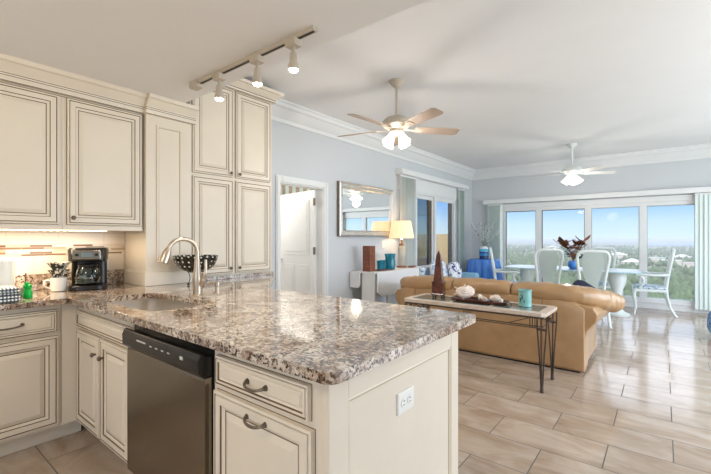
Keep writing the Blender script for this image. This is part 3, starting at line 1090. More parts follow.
# sink
c = thing('kitchen_sink', 'undermounted stainless steel sink set in the peninsula worktop', 'sink', (SK[0], SK[1], .70))
b = nb()
rings = []
for s, z in ((1.03, .878), (1.0, .878), (1.0, .86), (.985, .74), (.95, .715), (.88, .705), (.2, .700)):
    rings.append([(x, y, z) for x, y in rrect(SK[0], SK[1], SK[2] * s, SK[3] * s)])
loft(b, rings, cap=False)
b.faces.new([v_ for v_ in b.verts[-40:]])
obj('basin', b, M_sinksteel, c, smooth=50)
b = nb(); lathe(b, [(.045, 0), (.045, .004), (.03, .005), (.028, .001), (.004, .001)], (SK[0], SK[1], .700), 20); obj('drain', b, M_chrome, c, smooth=True)

# faucet
c = thing('kitchen_faucet', 'brushed nickel gooseneck faucet behind the sink', 'faucet', (-2.383, 1.345, .914))
b = nb(); fx, fy = -2.383, 1.345
lathe(b, [(.033, .0), (.034, .006), (.027, .012), (.026, .05), (.031, .10), (.027, .14), (.019, .19), (.016, .24)], (fx, fy, .9142), 20)
obj('body', b, M_nickel, c, smooth=True)
b = nb()
sp = [(fx, fy, 1.10), (fx, fy, 1.20)]
for k in range(1, 15):
    a = PI * .93 * k / 14
    sp.append((fx - .005 * k / 14, fy - .095 + .095 * math.cos(a), 1.20 + .085 * math.sin(a)))
tube(b, sp, .0135, 12); obj('spout', b, M_nickel, c, smooth=True)
b = nb(); e = Vector(sp[-1]); dd = (Vector(sp[-1]) - Vector(sp[-2])).normalized()
tube(b, [e - dd * .01, e + dd * .02, e + dd * .06, e + dd * .085], [.016, .025, .030, .029], 14)
sh = obj('spray_head', b, M_nickel, c, smooth=True)
b = nb(); tube(b, [e + dd * .01 + Vector((.006, -.014, 0)), e + dd * .045 + Vector((.008, -.018, 0))], .007, 8); obj('spray_button', b, M_rub, sh)
b = nb()
tube(b, smoothpath([(fx + .015, fy + .01, .99), (fx + .04, fy + .02, 1.02), (fx + .055, fy + .026, 1.075), (fx + .05, fy + .03, 1.15)]), [.02] * 4 + [.018] * 3 + [.013] * 5 + [.010] * 5 + [.009] * 2, 12)
obj('lever', b, M_nickel, c, smooth=True)
c = thing('soap_dispenser', 'small nickel soap dispenser to the right of the faucet', 'dispenser', (-2.40, 1.50, .914))
b = nb(); lathe(b, [(.020, 0), (.020, .008), (.013, .012), (.012, .045), (.017, .05), (.017, .075), (.008, .080)], (-2.40, 1.50, .9142), 16); obj('pump', b, M_nickel, c, smooth=True)
b = nb(); tube(b, [(-2.40, 1.50, .983), (-2.425, 1.455, .985), (-2.43, 1.44, .978)], .007, 8); obj('nozzle', b, M_nickel, c, smooth=True)

# wall cabinets
def wallcab(label, y0, y1, d0, d1, kn):
    c = thing('wall_cabinet', label, 'cabinet', (-3.38, (y0 + y1) / 2, 1.36))
    b = nb(); box(b, WX, -3.20, y0, y1, 1.365, 2.275); obj('body', b, M_cab, c)
    b = nb(); box(b, -3.215, -3.193, y0, y1, 1.345, 1.378); obj('light_rail', b, M_cab, c, bevel=.003)
    d = cdoor('door', 'L', -3.20, d0, d1, 1.385, 2.245, c); knob('L', -3.18, kn, 1.43, d)
    b = nb()
    for z in (2.250,):
        box(b, -3.2, -3.196, y0, y1, z, z + .004)
    obj('glaze_line', b, M_glaze, c)
wallcab('cream wall cabinet at the left edge, its right side meeting the next cabinet', .25, .828, .28, .808, .32)
wallcab('cream wall cabinet above the coffee maker with a dark knob', .830, 1.348, .856, 1.335, .885)
# crown over wall cabinets (stepping out over the column)
ck = [(0, 2.26), (.022, 2.262), (.024, 2.275), (.030, 2.29), (.033, 2.30), (.036, 2.318), (.07, 2.365), (.085, 2.372), (.088, KZ), (0, KZ)]
def crown(b, X, y0, y1, z=0):
    sweep_profile(b, [(o, zz + z) for o, zz in ck], lambda o, s, zz: (X + o, s, zz), y0, y1)
b = nb(); crown(b, -3.20, .1, 1.36)
o = struct('trim_6', b, M_cab, smooth=25)
def glines(b, X, y0, y1, dz=0):
    for oo, z in ((.0225, 2.262), (.031, 2.293), (.034, 2.306)):
        box(b, X + oo - .002, X + oo + .0022, y0, y1, z + dz, z + dz + .0035)
b = nb(); glines(b, -3.20, .1, 1.355); obj('glaze_line', b, M_glaze, o)

# column
c = thing('cabinet_column', 'cream panelled column between the wall cabinets and the tall cabinets', 'column', (-3.36, 1.55, .914))
CXF = -3.165
b = nb(); box(b, WX, CXF, 1.36, 1.735, .9145, 2.40)
obj('body', b, M_cab, c, bevel=.002)
b = nb(); box(b, WX, CXF + .014, 1.346, 1.737, .9145, 1.02); box(b, WX, CXF + .008, 1.352, 1.737, 1.02, 1.03)
obj('plinth', b, M_cab, c, bevel=.004)
b = nb(); panel(b, (CXF - .001, 1.44, 1.10), (0, 1, 0), (0, 0, 1), (1, 0, 0), .205, 1.09, [(0, 0, 0), (0, .010, 0), (.012, .010, 0), (.016, .006, 1), (.020, .003, 0), (.028, .003, 0)])
obj('panel', b, [M_cab, M_tan], c)
b = nb()
crown(b, CXF, 1.352, 1.755)
sweep_profile(b, [(o_, z_) for o_, z_ in ck], lambda o_, s, z_: (s, 1.36 - o_ * .35, z_), -3.20, CXF)
o = obj('cornice', b, M_cab, c, smooth=25)
b = nb(); glines(b, CXF, 1.345, 1.755); obj('glaze_line', b, M_glaze, o)

# tall cabinets
c = thing('tall_cabinet', 'tall cream four-door cabinet standing on the worktop corner', 'cabinet', (-3.37, 2.18, .914))
TX = -3.20
b = nb(); box(b, WX + .002, TX, 1.739, 2.63, .9145, 2.70); obj('body', b, M_cab, c, bevel=.003)
for (a0, a1), kn in (((1.755, 2.158), 2.128), ((2.192, 2.605), 2.222)):
    d = cdoor('door', 'L', TX, a0, a1, 1.865, 2.685, c); knob('L', TX + .018, kn, 1.90, d)
    d = cdoor('door', 'L', TX, a0, a1, .962, 1.835, c); knob('L', TX + .018, kn, 1.01, d)
b = nb()
tk = [(0, 2.69), (.025, 2.692), (.028, 2.71), (.034, 2.725), (.08, 2.765), (.092, 2.775), (.095, 2.80), (0, 2.80)]
loft(b, [[(TX + o, 1.765, z) for o, z in tk], [(TX + o, 2.63 + o, z) for o, z in tk], [(WX + .001, 2.63 + o, z) for o, z in tk]])
o = obj('cornice', b, M_cab, c, smooth=25)
b = nb()
for oo, z in ((.026, 2.694), (.031, 2.716), (.035, 2.730), (.082, 2.768)):
    box(b, TX + oo - .002, TX + oo + .0045, 1.77, 2.66, z, z + .0045)
obj('glaze_line', b, M_glaze, o)

# under-cabinet light
c = thing('under_cabinet_light', 'warm strip light glowing under the wall cabinets', 'light', (-3.27, .75, 1.34))
b = nb(); box(b, -3.30, -3.245, .1, 1.14, 1.350, 1.364); obj('housing', b, M_plate, c)
b = nb(); box(b, -3.292, -3.253, .12, 1.12, 1.343, 1.350)
for k in range(26):
    cyl(b, (-3.2725, .14 + k * .038, 1.340), (-3.2725, .14 + k * .038, 1.344), .008, seg=8)
obj('diffuser', b, M_led, c)
light('under_cabinet_glow', 'AREA', (-3.30, .62, 1.337), 7.5, (1, .80, .56), .04, (0, 0, 0), 1.0)

# ---- counter items
c = thing('coffee_maker', 'black and steel drip coffee maker with glass carafe', 'coffee maker', (-3.36, 1.035, .9145), math.radians(-22))
c.scale = (1.08, 1.12, 1.0)
L = dict(world=False)
# local: front = +x... front faces local +X
b = nb(); prism(b, rrect(0, 0, .135, .105, 32, .5), .0, .035); obj('base', b, M_black, c, smooth=30, bevel=.005, **L)
b = nb(); prism(b, rrect(-.075, 0, .055, .10, 24, .5), .035, .22); obj('water_tank', b, M_black, c, smooth=30, **L)
b = nb()
loft(b, [[(x, y, z) for x, y in rrect(cx_, 0, hx, hy, 32, .5)] for z, cx_, hx, hy in ((.205, -.01, .11, .10), (.215, -.01, .125, .108), (.29, -.01, .128, .110), (.305, -.01, .118, .102))])
hd = obj('brew_head', b, M_black, c, smooth=40, **L)
b = nb(); box(b, .112, .1235, -.075, .075, .222, .288); obj('control_panel', b, M_steel, hd, bevel=.006, **L)
b = nb(); box(b, .1235, .126, -.030, .030, .240, .272); obj('display', b, M_lcd, hd, bevel=.002, **L)
b = nb()
for s in (-1, 1):
    cyl(b, (.1230, s * .052, .256), (.129, s * .052, .256), .010, seg=14)
obj('control_button', b, M_black, hd, smooth=True, **L)
b = nb(); lathe(b, [(.05, .036), (.066, .045), (.070, .085), (.062, .14), (.050, .165), (.047, .165), (.059, .14), (.067, .085), (.063, .048), (.04, .040)], (.045, 0, 0), 28); ca = obj('carafe', b, M_glass, c, smooth=True, **L)
b = nb(); lathe(b, [(.051, .163), (.054, .168), (.054, .182), (.02, .190)], (.045, 0, 0), 28); obj('lid', b, M_black, ca, smooth=True, **L)
b = nb(); tube(b, smoothpath([(.09, .035, .165), (.125, .06, .155), (.135, .065, .11), (.105, .045, .07)]), .010, 8); obj('handle', b, M_black, ca, smooth=True, **L)
b = nb(); lathe(b, [(.0, .042), (.060, .046), (.064, .07), (.0, .07)], (.045, 0, 0), 24, cap=False); obj('coffee', b, M_rub, ca, smooth=True, **L)
b = nb(); lathe(b, [(.0705, .083), (.072, .083), (.072, .093), (.0705, .093)], (.045, 0, 0), 28, cap=False); obj('carafe_band', b, M_steel, ca, **L)

mx, my = -3.36, .852
c = thing('coffee_mug', 'plain white mug under the stacked patterned cups', 'mug', (mx, my, .9145))
b = nb(); lathe(b, [(.036, 0), (.046, .004), (.048, .05), (.050, .098), (.046, .098), (.043, .01), (.0, .008)], (0, 0, 0), 28, cap=False); b.faces.new(b.verts[:28]); obj('cup', b, M_cup, c, smooth=True, **L)
b = nb(); tube(b, smoothpath([(.0, -.048, .08), (.0, -.078, .08), (.0, -.083, .045), (.0, -.048, .022)]), .006, 8); obj('handle', b, M_cup, c, smooth=True, **L)
for k, (dz, lb) in enumerate(((0, 'black and white patterned cup resting on the white mug'), (.052, 'topmost black and white patterned cup of the stack by the coffee maker'))):
    s = 1 + .12 * k
    b = nb(); lathe(b, [(.030 * s, 0), (.033 * s, .006), (.048 * s, .03), (.066 * s, .052), (.062 * s, .052), (.044 * s, .03), (.026 * s, .01)], (0, 0, 0), 28)
    o = obj('patterned_cup', b, M_leafpot, smooth=True); o.location = (mx, my, 1.0135 + dz)
    tag(o, lb, 'cup')

b = nb(); lathe(b, [(.075, 0), (.077, .01), (.074, .02), (.06, .025), (.059, .20), (.06, .235), (.02, .238)], (0, 0, 0), 32)
o = obj('paper_towel_roll', b, M_cup, smooth=True, world=False); o.location = (-3.26, .535, .9145)
tag(o, 'white upright paper towel roll at the left end of the counter', 'paper towel')
b = nb()
for k, (dz, sx) in enumerate(((0, 1), (.022, .98), (.044, .96), (.064, .9))):
    cushion(b, (0, 0, .012 + dz), (.21 * sx, .19 * sx, .024), .3, .002, k)
o = obj('dish_towel', b, M_ging, smooth=True, world=False); o.location = (-3.06, .48, .9145)
tag(o, 'folded grey and white checked dish towels stacked by the paper roll', 'towel')
c = thing('soap_bottle', 'small green bottle beside the checked towels', 'bottle', (-3.12, .632, .9145))
b = nb(); lathe(b, [(.020, 0), (.024, .006), (.024, .04), (.016, .055), (.022, .07), (.022, .082), (.012, .088)], (0, 0, 0), 20); obj('body', b, M_green, c, smooth=True, **L)
b = nb(); tube(b, [(0, 0, .085), (0, .0, .094), (.02, -.015, .095)], .008, 8); obj('cap', b, M_green, c, smooth=True, **L)
c = thing('dish_brush', 'dish brush with a thin wooden handle standing by the green bottle', 'brush', (-3.24, .645, .9145))
b = nb(); lathe(b, [(.028, 0), (.032, .02), (.026, .055), (.02, .06)], (0, 0, 0), 18); obj('holder', b, M_stem, c, smooth=True, **L)
b = nb(); cyl(b, (0, 0, .05), (.005, 0, .15), .005, seg=8); obj('handle', b, M_stickw, c, smooth=True, **L)

# bowl on stand
c = thing('fruit_bowl', 'black bowl with white dots raised on a small stand', 'bowl', (-2.965, 1.66, .9145))
b = nb(); lathe(b, [(.05, .106), (.10, .118), (.142, .150), (.166, .20), (.172, .236), (.166, .236), (.159, .20), (.135, .155), (.095, .125), (.03, .114)], (0, 0, 0), 40); obj('bowl', b, M_dots, c, smooth=True, **L)
b = nb(); lathe(b, [(.060, .103), (.066, .105), (.066, .111), (.060, .113)], (0, 0, 0), 24); obj('stand_ring', b, M_iron, c, smooth=True, **L)
for k in range(3):
    a = 2 * PI * k / 3 + .6
    b = nb(); ca_, sa = math.cos(a), math.sin(a)
    tube(b, smoothpath([(.064 * ca_, .064 * sa, .108), (.05 * ca_, .05 * sa, .06), (.062 * ca_, .062 * sa, .016)]), .0035, 6)
    lathe(b, [(.003, .0), (.011, .005), (.012, .011), (.003, .020)], (.064 * ca_, .064 * sa, 0), 12); obj('leg', b, M_iron, c, smooth=True, **L)

# ---- track light
c = thing('track_light', 'cream track light with three lit heads on the kitchen ceiling', 'track light', (-2.0, 1.465, KZ))
b = nb(); box(b, -2.60, -1.43, 1.447, 1.483, KZ - .022, KZ); obj('track', b, M_fan_cream, c, bevel=.002)
b = nb(); box(b, -2.55, -1.44, 1.4575, 1.4725, KZ - .0235, KZ - .021); obj('track_slot', b, M_rub, c)
b = nb(); box(b, -2.65, -2.555, 1.435, 1.495, KZ - .045, KZ); obj('power_feed', b, M_fan_cream, c, bevel=.004)
for x in (-2.318, -1.914, -1.597):
    b = nb(); box(b, x - .04, x + .04, 1.435, 1.493, KZ - .058, KZ - .020)
    h = obj('spotlight_head', b, M_fan_cream, c, bevel=.004)
    b = nb(); lathe(b, [(.010, .125), (.010, .105), (.018, .09), (.022, .045), (.028, .03), (.031, .0), (.028, .0), (.023, .02), (.01, .03)], (x, 1.465, KZ - .183), 20)
    obj('housing', b, M_fan_cream, h, smooth=True)
    b = nb(); lathe(b, [(.003, -.006), (.022, -.004), (.027, .004), (.026, .012), (.005, .015)], (x, 1.465, KZ - .187), 18)
    obj('bulb', b, M_bulb, h, smooth=True)
    light('track_spot', 'SPOT', (x, 1.465, KZ - .21), 17, (1, .84, .62), .04, (0, 0, 0), spot=math.radians(95))

# ---- added ceiling fixtures outside the frame, put in to brighten the room
def flush(label, x, y, z, power, col):
    c = thing('added_ceiling_light', label, 'added light', (x, y, z))
    b = nb(); lathe(b, [(.18, 0), (.18, -.03), (.17, -.035)], (0, 0, 0), 28); obj('rim', b, M_white, c, smooth=30, **L)
    b = nb(); lathe(b, [(.165, -.03), (.15, -.06), (.09, -.085), (.01, -.095)], (0, 0, 0), 28); obj('diffuser', b, M_glow, c, smooth=True, **L)
    light('added_fill_glow', 'POINT', (x, y, z - .22), power, col, .18)
flush('added unseen ceiling light over the kitchen floor behind the camera', -1.6, -.5, KZ, 25, (1, .84, .64))
flush('added unseen ceiling light at the right side of the living room', 1.2, 3.6, CH, 16, NEUT)

# ================================================================ LIVING AREA
# ceiling fans
def fan(label, loc, drop, R, body, blm, phase, p0, power):
    c = thing('ceiling_fan', label, 'ceiling fan', loc, phase)
    b = nb(); lathe(b, [(.075, 0), (.077, -.012), (.06, -.035), (.032, -.062), (.02, -.07)], (0, 0, 0), 28); obj('canopy', b, body, c, smooth=True, **L)
    b = nb(); cyl(b, (0, 0, -.06), (0, 0, -drop), .013, seg=14); obj('downrod', b, body, c, smooth=True, **L)
    z = -drop
    b = nb(); lathe(b, [(.03, z + .02), (.06, z + .01), (.115, z - .01), (.145, z - .045), (.145, z - .085), (.125, z - .098), (.10, z - .115), (.06, z - .13)], (0, 0, 0), 36); obj('motor_housing', b, body, c, smooth=True, **L)
    b = nb(); lathe(b, [(.065, z - .125), (.07, z - .14), (.055, z - .165), (.03, z - .175)], (0, 0, 0), 28); lk = obj('light_kit', b, body, c, smooth=True, **L)
    zb = z - .115
    for k in range(5):
        a = 2 * PI * k / 5
        b = nb()
        outl = [(.19, -.045), (.24, -.056), (R - .10, -.068), (R - .03, -.066), (R, -.045), (R, .045), (R - .03, .066), (R - .10, .068), (.24, .056), (.19, .045)]
        prism(b, outl, -.003, .003)
        rot(b, math.radians(-13), 'X'); bmesh.ops.translate(b, verts=b.verts[:], vec=(0, 0, zb)); rot(b, a)
        bl_ = obj('blade', b, blm, c, bevel=.0015, **L)
        b = nb(); prism(b, [(.09, -.014), (.17, -.012), (.21, -.034), (.27, -.030), (.27, .030), (.21, .034), (.17, .012), (.09, .014)], -.009, -.004)
        rot(b, math.radians(-13), 'X'); bmesh.ops.translate(b, verts=b.verts[:], vec=(0, 0, zb)); rot(b, a)
        obj('blade_arm', b, body, bl_, **L)
    for k in range(4):
        a = 2 * PI * k / 4 + p0
        b = nb(); lathe(b, [(.018, .0), (.026, -.015), (.032, -.06), (.050, -.125), (.056, -.14), (.052, -.139), (.026, -.06), (.01, -.01)], (0, 0, 0), 20)
        rot(b, math.radians(-33), 'Y'); bmesh.ops.translate(b, verts=b.verts[:], vec=(.05, 0, z - .155)); rot(b, a)
        s = obj('lamp_shade', b, M_glow, c, smooth=True, label='lit white glass shade', **L)
    b = nb(); cyl(b, (.03, .02, z - .16), (.03, .02, z - .30), .0015, seg=5); obj('pull_chain', b, M_chrome, c, **L)
    light('fan_lamp', 'POINT', (loc[0], loc[1], loc[2] + z - .36), power, (1, .93, .84), .09)
    return c
fan('cream ceiling fan with wooden blades nearer the kitchen', (-2.116, 3.34, CH), .370, .66, M_fan_cream, M_blade, math.radians(48), .5, 16)
fan('white ceiling fan over the dining area', (-1.21, 7.41, CH), .38, .68, M_fan_white, M_bladew, math.radians(30), .9, 14)

# mirror
c = thing('wall_mirror', 'rectangular silver-framed mirror on the left wall', 'mirror', (WX, 4.76, 1.31))
y0, y1, z0, z1 = 4.07, 5.46, 1.315, 2.085
b = nb()
panel(b, (WX, y0, z0), (0, 1, 0), (0, 0, 1), (1, 0, 0), y1 - y0, z1 - z0, [(0, 0, 1), (0, .055, 0), (.018, .065, 0), (.03, .05, 0), (.05, .045, 0), (.055, .052, 0), (.07, .048, 0), (.09, .025, 0), (.095, .024, 0)])
obj('frame', b, [M_silver, M_silverd], c)
b = nb(); box(b, WX + .022, WX + .028, y0 + .09, y1 - .09, z0 + .09, z1 - .09); obj('glass', b, M_mirror, c)

# light switch
b = nb(); box(b, WX, WX + .008, 5.17, 5.25, 1.13, 1.25)
tag(obj('light_switch', b, M_plate, loc=(WX, 5.2, 1.13), bevel=.003), 'white light switch on the wall below the mirror', 'switch')

# drop-leaf side table
TZ = .815
c = thing('drop_leaf_table', 'white drop-leaf side table under the mirror', 'table', (-3.30, 4.8, 0))
b = nb(); box(b, -3.54, -3.12, 4.36, 5.60, TZ - .022, TZ); obj('top', b, M_white, c, bevel=.004)
b = nb(); prism(b, [(-3.54, 0), (-3.36, 0), (-3.36, -.19), (-3.39, -.22), (-3.54, -.22)], -.01, .01)
rot(b, PI / 2, 'X'); bmesh.ops.translate(b, verts=b.verts[:], vec=(0, 4.345, TZ - .01)); obj('drop_leaf', b, M_white, c, bevel=.003)
b = nb(); prism(b, [(4.40, -.005), (5.56, -.005), (5.56, -.28), (5.46, -.345), (4.50, -.345), (4.40, -.28)], -.01, .01)
for v_ in b.verts:
    v_.co = Vector((-3.105 + v_.co.z, v_.co.x, TZ + v_.co.y))
obj('drop_leaf', b, M_white, c, bevel=.003)
b = nb(); box(b, -3.36, -3.14, 4.38, 4.42, 0, TZ - .022); box(b, -3.50, -3.18, 5.52, 5.56, 0, TZ - .022); box(b, -3.36, -3.33, 4.42, 5.52, .45, TZ - .022); obj('pedestal_board', b, M_white, c, bevel=.003)
for y in (4.72, 5.18):
    b = nb(); box(b, -3.16, -3.12, y - .02, y + .02, 0, TZ - .022); obj('leg', b, M_white, c, bevel=.004)

# things on the side table
b = nb(); box(b, -.065, .065, -.065, .065, 0, .365); box(b, -.066, .066, -.066, .066, .0, .012)
for k in range(5):
    box(b, -.067, .067, -.067, .067, .07 + k * .06, .074 + k * .06)
o = obj('wooden_block_vase', b, M_redwood, bevel=.003, world=False); o.location = (-3.32, 4.50, TZ)
tag(o, 'tall square red-brown wooden vase on the white side table', 'vase')
b = nb(); cushion(b, (0, 0, .006), (.22, .36, .012), .3)
o = obj('serving_tray', b, M_redwood, smooth=True, world=False); o.location = (-3.27, 4.76, TZ + .002)
tag(o, 'low brown tray under the blue tumblers', 'tray')
tumbprof = [(.030, 0), (.036, .004), (.044, .13), (.041, .13), (.032, .012)]
b = nb(); lathe(b, tumbprof, (0, 0, 0), 24); tu = obj('glass_tumbler', b, M_aqua, smooth=True, world=False); tu.location = (-3.27, 4.70, TZ + .0152)
tag(tu, 'aqua blue drinking glass nearest the wooden vase', 'glass', 'aqua tumblers')
t2 = tu.copy(); COL.objects.link(t2); t2.location = (-3.30, 4.82, TZ + .0152); t2['label'] = 'aqua blue drinking glass next to the pitcher'
c = thing('glass_pitcher', 'aqua blue glass pitcher on the white side table', 'pitcher', (-3.30, 5.02, TZ), .3)
b = nb(); lathe(b, [(.065, 0), (.080, .006), (.084, .10), (.074, .17), (.088, .235), (.084, .235), (.070, .17), (.079, .10), (.070, .014)], (0, 0, 0), 28); obj('jug', b, M_aqua, c, smooth=True, **L)
b = nb(); tube(b, smoothpath([(0, -.080, .20), (0, -.13, .20), (0, -.135, .13), (0, -.08, .07)]), .009, 8); obj('handle', b, M_aqua, c, smooth=True, **L)
b = nb(); cushion(b, (0, 0, .015), (.10, .17, .03), .6, .004, 2)
o = obj('pine_cone', b, M_redwood, smooth=True, world=False); o.location = (-3.2, 5.50, TZ + .002)
tag(o, 'small brown ornament beside the table lamp', 'ornament')
# table lamp
c = thing('table_lamp', 'lit table lamp with beige drum shade on the side table', 'lamp', (-3.34, 5.42, TZ))
b = nb(); lathe(b, [(.085, 0), (.085, .02), (.06, .03)], (0, 0, 0), 28); obj('base', b, M_redwood, c, smooth=30, **L)
b = nb(); lathe(b, [(.045, .03), (.055, .06), (.055, .30), (.042, .345), (.03, .36)], (0, 0, 0), 24); obj('stem', b, M_frost, c, smooth=True, **L)
b = nb(); lathe(b, [(.035, .355), (.04, .37), (.036, .385), (.012, .39), (.008, .46)], (0, 0, 0), 20); obj('collar', b, M_stickw, c, smooth=True, **L)
b = nb(); lathe(b, [(.205, .475), (.155, .755), (.153, .755), (.203, .475)], (0, 0, 0), 40, cap=False); obj('lamp_shade', b, M_shade, c, smooth=True, **L)
b = nb(); lathe(b, [(.01, .46), (.03, .52), (.032, .55), (.02, .58), (.005, .59)], (0, 0, 0), 16); obj('bulb', b, M_bulb, c, smooth=True, **L)
light('table_lamp_glow', 'POINT', (-3.34, 5.42, TZ + .66), 2.5, (1, .72, .42), .09)

# sofa
SY = 4.22; SX0 = -2.62; SX1 = -.585
c = thing('leather_sofa', 'tan leather sofa with its back to the kitchen', 'sofa', (-1.6, 4.7, 0))
b = nb()
# back shell, seen from behind
pr = [(SY + .02, .012), (SY, .03), (SY + .005, .62), (SY + .02, .69), (SY + .07, .72), (SY + .20, .70), (SY + .24, .40), (SY + .24, .05)]
loft(b, [[(x, y, z * q) for y, z in pr] for x, q in ((SX0, .92), (SX0 + .12, 1), (-2.42, 1), (-2.405, 1), (-.975, 1), (-.96, 1), (-.80, 1), (-.68, .965), (SX1, .88))])
obj('back', b, M_leather, c, smooth=30, bevel=.012, seg=3)
b = nb()
for x in (-2.41, -.955):
    tube(b, [(x, SY - .001, .06), (x, SY + .003, .62), (x, SY + .018, .69)], .0035, 6)
obj('back_seam', b, M_stickw, c)
b = nb(); box(b, SX0 + .04, SX1 - .04, SY + .02, 5.1, .0, .055); obj('plinth', b, M_rub, c)
b = nb(); box(b, SX0 + .1, SX1 - .1, SY + .20, 5.10, .05, .30); obj('seat_base', b, M_leather, c, bevel=.03, seg=3)
w3 = (SX1 - SX0 - .30) / 3
for k in range(3):
    xc = SX0 + .15 + w3 * (k + .5)
    b = nb(); cushion(b, (xc, 4.80, .40), (w3 - .01, .68, .22), .28, .004, k); obj('seat_cushion', b, M_leather, c, smooth=True)
    # back cushions roll over the shell
# top rolls (seen above the back): spans measured along the back
def roll(pts, rads, seed, crease=0):
    P_ = smoothpath(pts, 16)
    R_ = []
    for i in range(len(P_)):
        t = i / (len(P_) - 1) * (len(rads) - 1)
        k = min(int(t), len(rads) - 2)
        R_.append(rads[k] + (rads[k + 1] - rads[k]) * (t - k))
    b = nb()
    rings = []
    n = len(P_)
    sg = lambda v, p: math.copysign(abs(v) ** p, v)
    for i, p in enumerate(P_):
        d = (P_[min(i + 1, n - 1)] - P_[max(i - 1, 0)])
        d.z = 0
        d.normalize()
        side = Vector((-d.y, d.x, 0))
        t = i / (n - 1)
        e = max(0, 1 - abs(2 * t - 1) ** 8) ** .5
        ring = []
        for a in range(24):
            q = 2 * PI * a / 24
            v = p + side * (R_[i] * 1.35 * (.75 + .25 * e) * sg(math.cos(q), .8)) + Vector((0, 0, R_[i] * (.65 + .35 * e) * sg(math.sin(q), .8)))
            v.z += .012 * noise.noise(v * 10 + Vector((seed, 0, 0))) + .006 * noise.noise(v * 26)
            v += side * (.008 * noise.noise(v * 14 + Vector((5, seed, 0))))
            if crease and t > .55:
                v += (v - p).normalized() * .016 * math.sin(t * 85 + 2.2 * math.cos(q)) * (t - .55) / .45
            ring.append(v)
        rings.append(ring)
    loft(b, rings)
    return obj('back_cushion', b, M_leather, c, smooth='all')
roll([(-2.60, SY + .20, .66), (-2.52, SY + .13, .715), (-2.2, SY + .125, .738), (-1.935, SY + .125, .735)], [.085, .092, .095, .09], 1)
roll([(-1.925, SY + .125, .735), (-1.6, SY + .125, .74), (-1.275, SY + .125, .735)], [.09, .096, .09], 2)
roll([(-1.265, SY + .125, .735), (-1.0, SY + .125, .738), (-.76, SY + .14, .732), (-.62, SY + .21, .712), (-.51, SY + .38, .672), (-.46, SY + .58, .63), (-.42, SY + .80, .60)], [.09, .096, .10, .10, .10, .095, .085], 3, 1)
for k, (xa, xb) in enumerate(((-2.50, -1.93), (-1.93, -1.27), (-1.27, -.70))):
    b = nb(); cushion(b, ((xa + xb) / 2, SY + .30, .60), (abs(xb - xa) - .01, .22, .40), .35, .006, k + 9); obj('lumbar_cushion', b, M_leather, c, smooth=True)
# arms: flared pillow arms
def arm(s, X):
    b = nb()
    rings = []
    for i, y in enumerate([SY + .03, SY + .12, SY + .4, SY + .7, SY + .86, SY + .90]):
        f = (.45, .55, .8, 1, .95, .6)[i]
        prf = [(-.20, .06), (0, .06), (.00, .30), (.02, .40), (.06 + .08 * f, .50), (.05 + .13 * f, .57), (.02 + .12 * f, .63), (-.06, .66), (-.20, .62)]
        rings.append([(X + s * px_, y, pz) for px_, pz in prf])
    loft(b, rings)
    obj('arm', b, M_leather, c, smooth=60, bevel=.012, seg=3)
    if s > 0:
        return
    b = nb()
    rings = []
    P_ = [(-.14, .13, .72, .085), (-.02, .17, .715, .10), (.05, .28, .685, .10), (.09, .44, .645, .095), (.11, .60, .62, .09), (.12, .75, .605, .085), (.11, .88, .59, .06)]
    for i, (px_, yy, zz, r) in enumerate(P_):
        ring = []
        for a in range(20):
            q = 2 * PI * a / 20
            p = Vector((X + s * px_ + math.cos(q) * r * 1.35, SY + yy, zz + math.sin(q) * r * .8))
            kk = noise.noise(p * 13) * .012 + (.010 * math.sin(p.y * 75 + math.cos(q) * 2) if i > 2 else 0)
            p += Vector((math.cos(q), 0, math.sin(q))) * kk
            ring.append(p)
        rings.append(ring)
    # refine between rings
    fine = []
    for i in range(len(rings) - 1):
        for k in range(5):
            t = k / 5
            fine.append([rings[i][a].lerp(rings[i + 1][a], t) + Vector((0, 0, .006 * math.sin((i * 5 + k) * 1.9) * math.sin(PI * 2 * a / 20))) for a in range(20)])
    fine.append(rings[-1])
    loft(b, fine)
    obj('arm_cushion', b, M_leather, c, smooth='all')
arm(1, SX1 - .005); arm(-1, SX0 + .005)

b = nb(); cushion(b, (0, 0, 0), (.27, .27, .09), .5, .003, 3); rot(b, math.radians(60), 'X'); rot(b, math.radians(32), 'Y')
o = obj('throw_pillow', b, M_navy, smooth=True, world=False); o.location = (-.66, 4.62, .705)
tag(o, 'dark navy throw pillow whose corner shows above the sofa back', 'pillow')

# console table
CZ = .668
cx0, cx1, cy0, cy1 = -2.12, -.755, 3.46, 3.94
c = thing('console_table', 'iron console table with inlaid stone top behind the sofa', 'table', (-1.45, 3.7, 0))
def octo(x0, x1, y0, y1, r):
    return [(x0 + r, y0), (x1 - r, y0), (x1, y0 + r), (x1, y1 - r), (x1 - r, y1), (x0 + r, y1), (x0, y1 - r), (x0, y0 + r)]
b = nb(); prism(b, octo(cx0, cx1, cy0, cy1, .035), CZ - .032, CZ); obj('top', b, M_stonetop, c, bevel=.004)
for x0, x1 in ((cx0 + .07, cx0 + .47), (cx0 + .47 + .035, cx1 - .47 - .035), (cx1 - .47, cx1 - .07)):
    b = nb(); box(b, x0, x1, cy0 + .085, cy1 - .085, CZ, CZ + .0015); obj('top_inlay', b, M_slate, c)
b = nb()
for y in (cy0 + .03, cy1 - .03):
    box(b, cx0 + .03, cx1 - .03, y - .007, y + .007, CZ - .05, CZ - .033)
for x in (cx0 + .03, cx1 - .03):
    box(b, x - .007, x + .007, cy0 + .03, cy1 - .03, CZ - .05, CZ - .033)
obj('top_frame', b, M_iron, c)
b = nb()
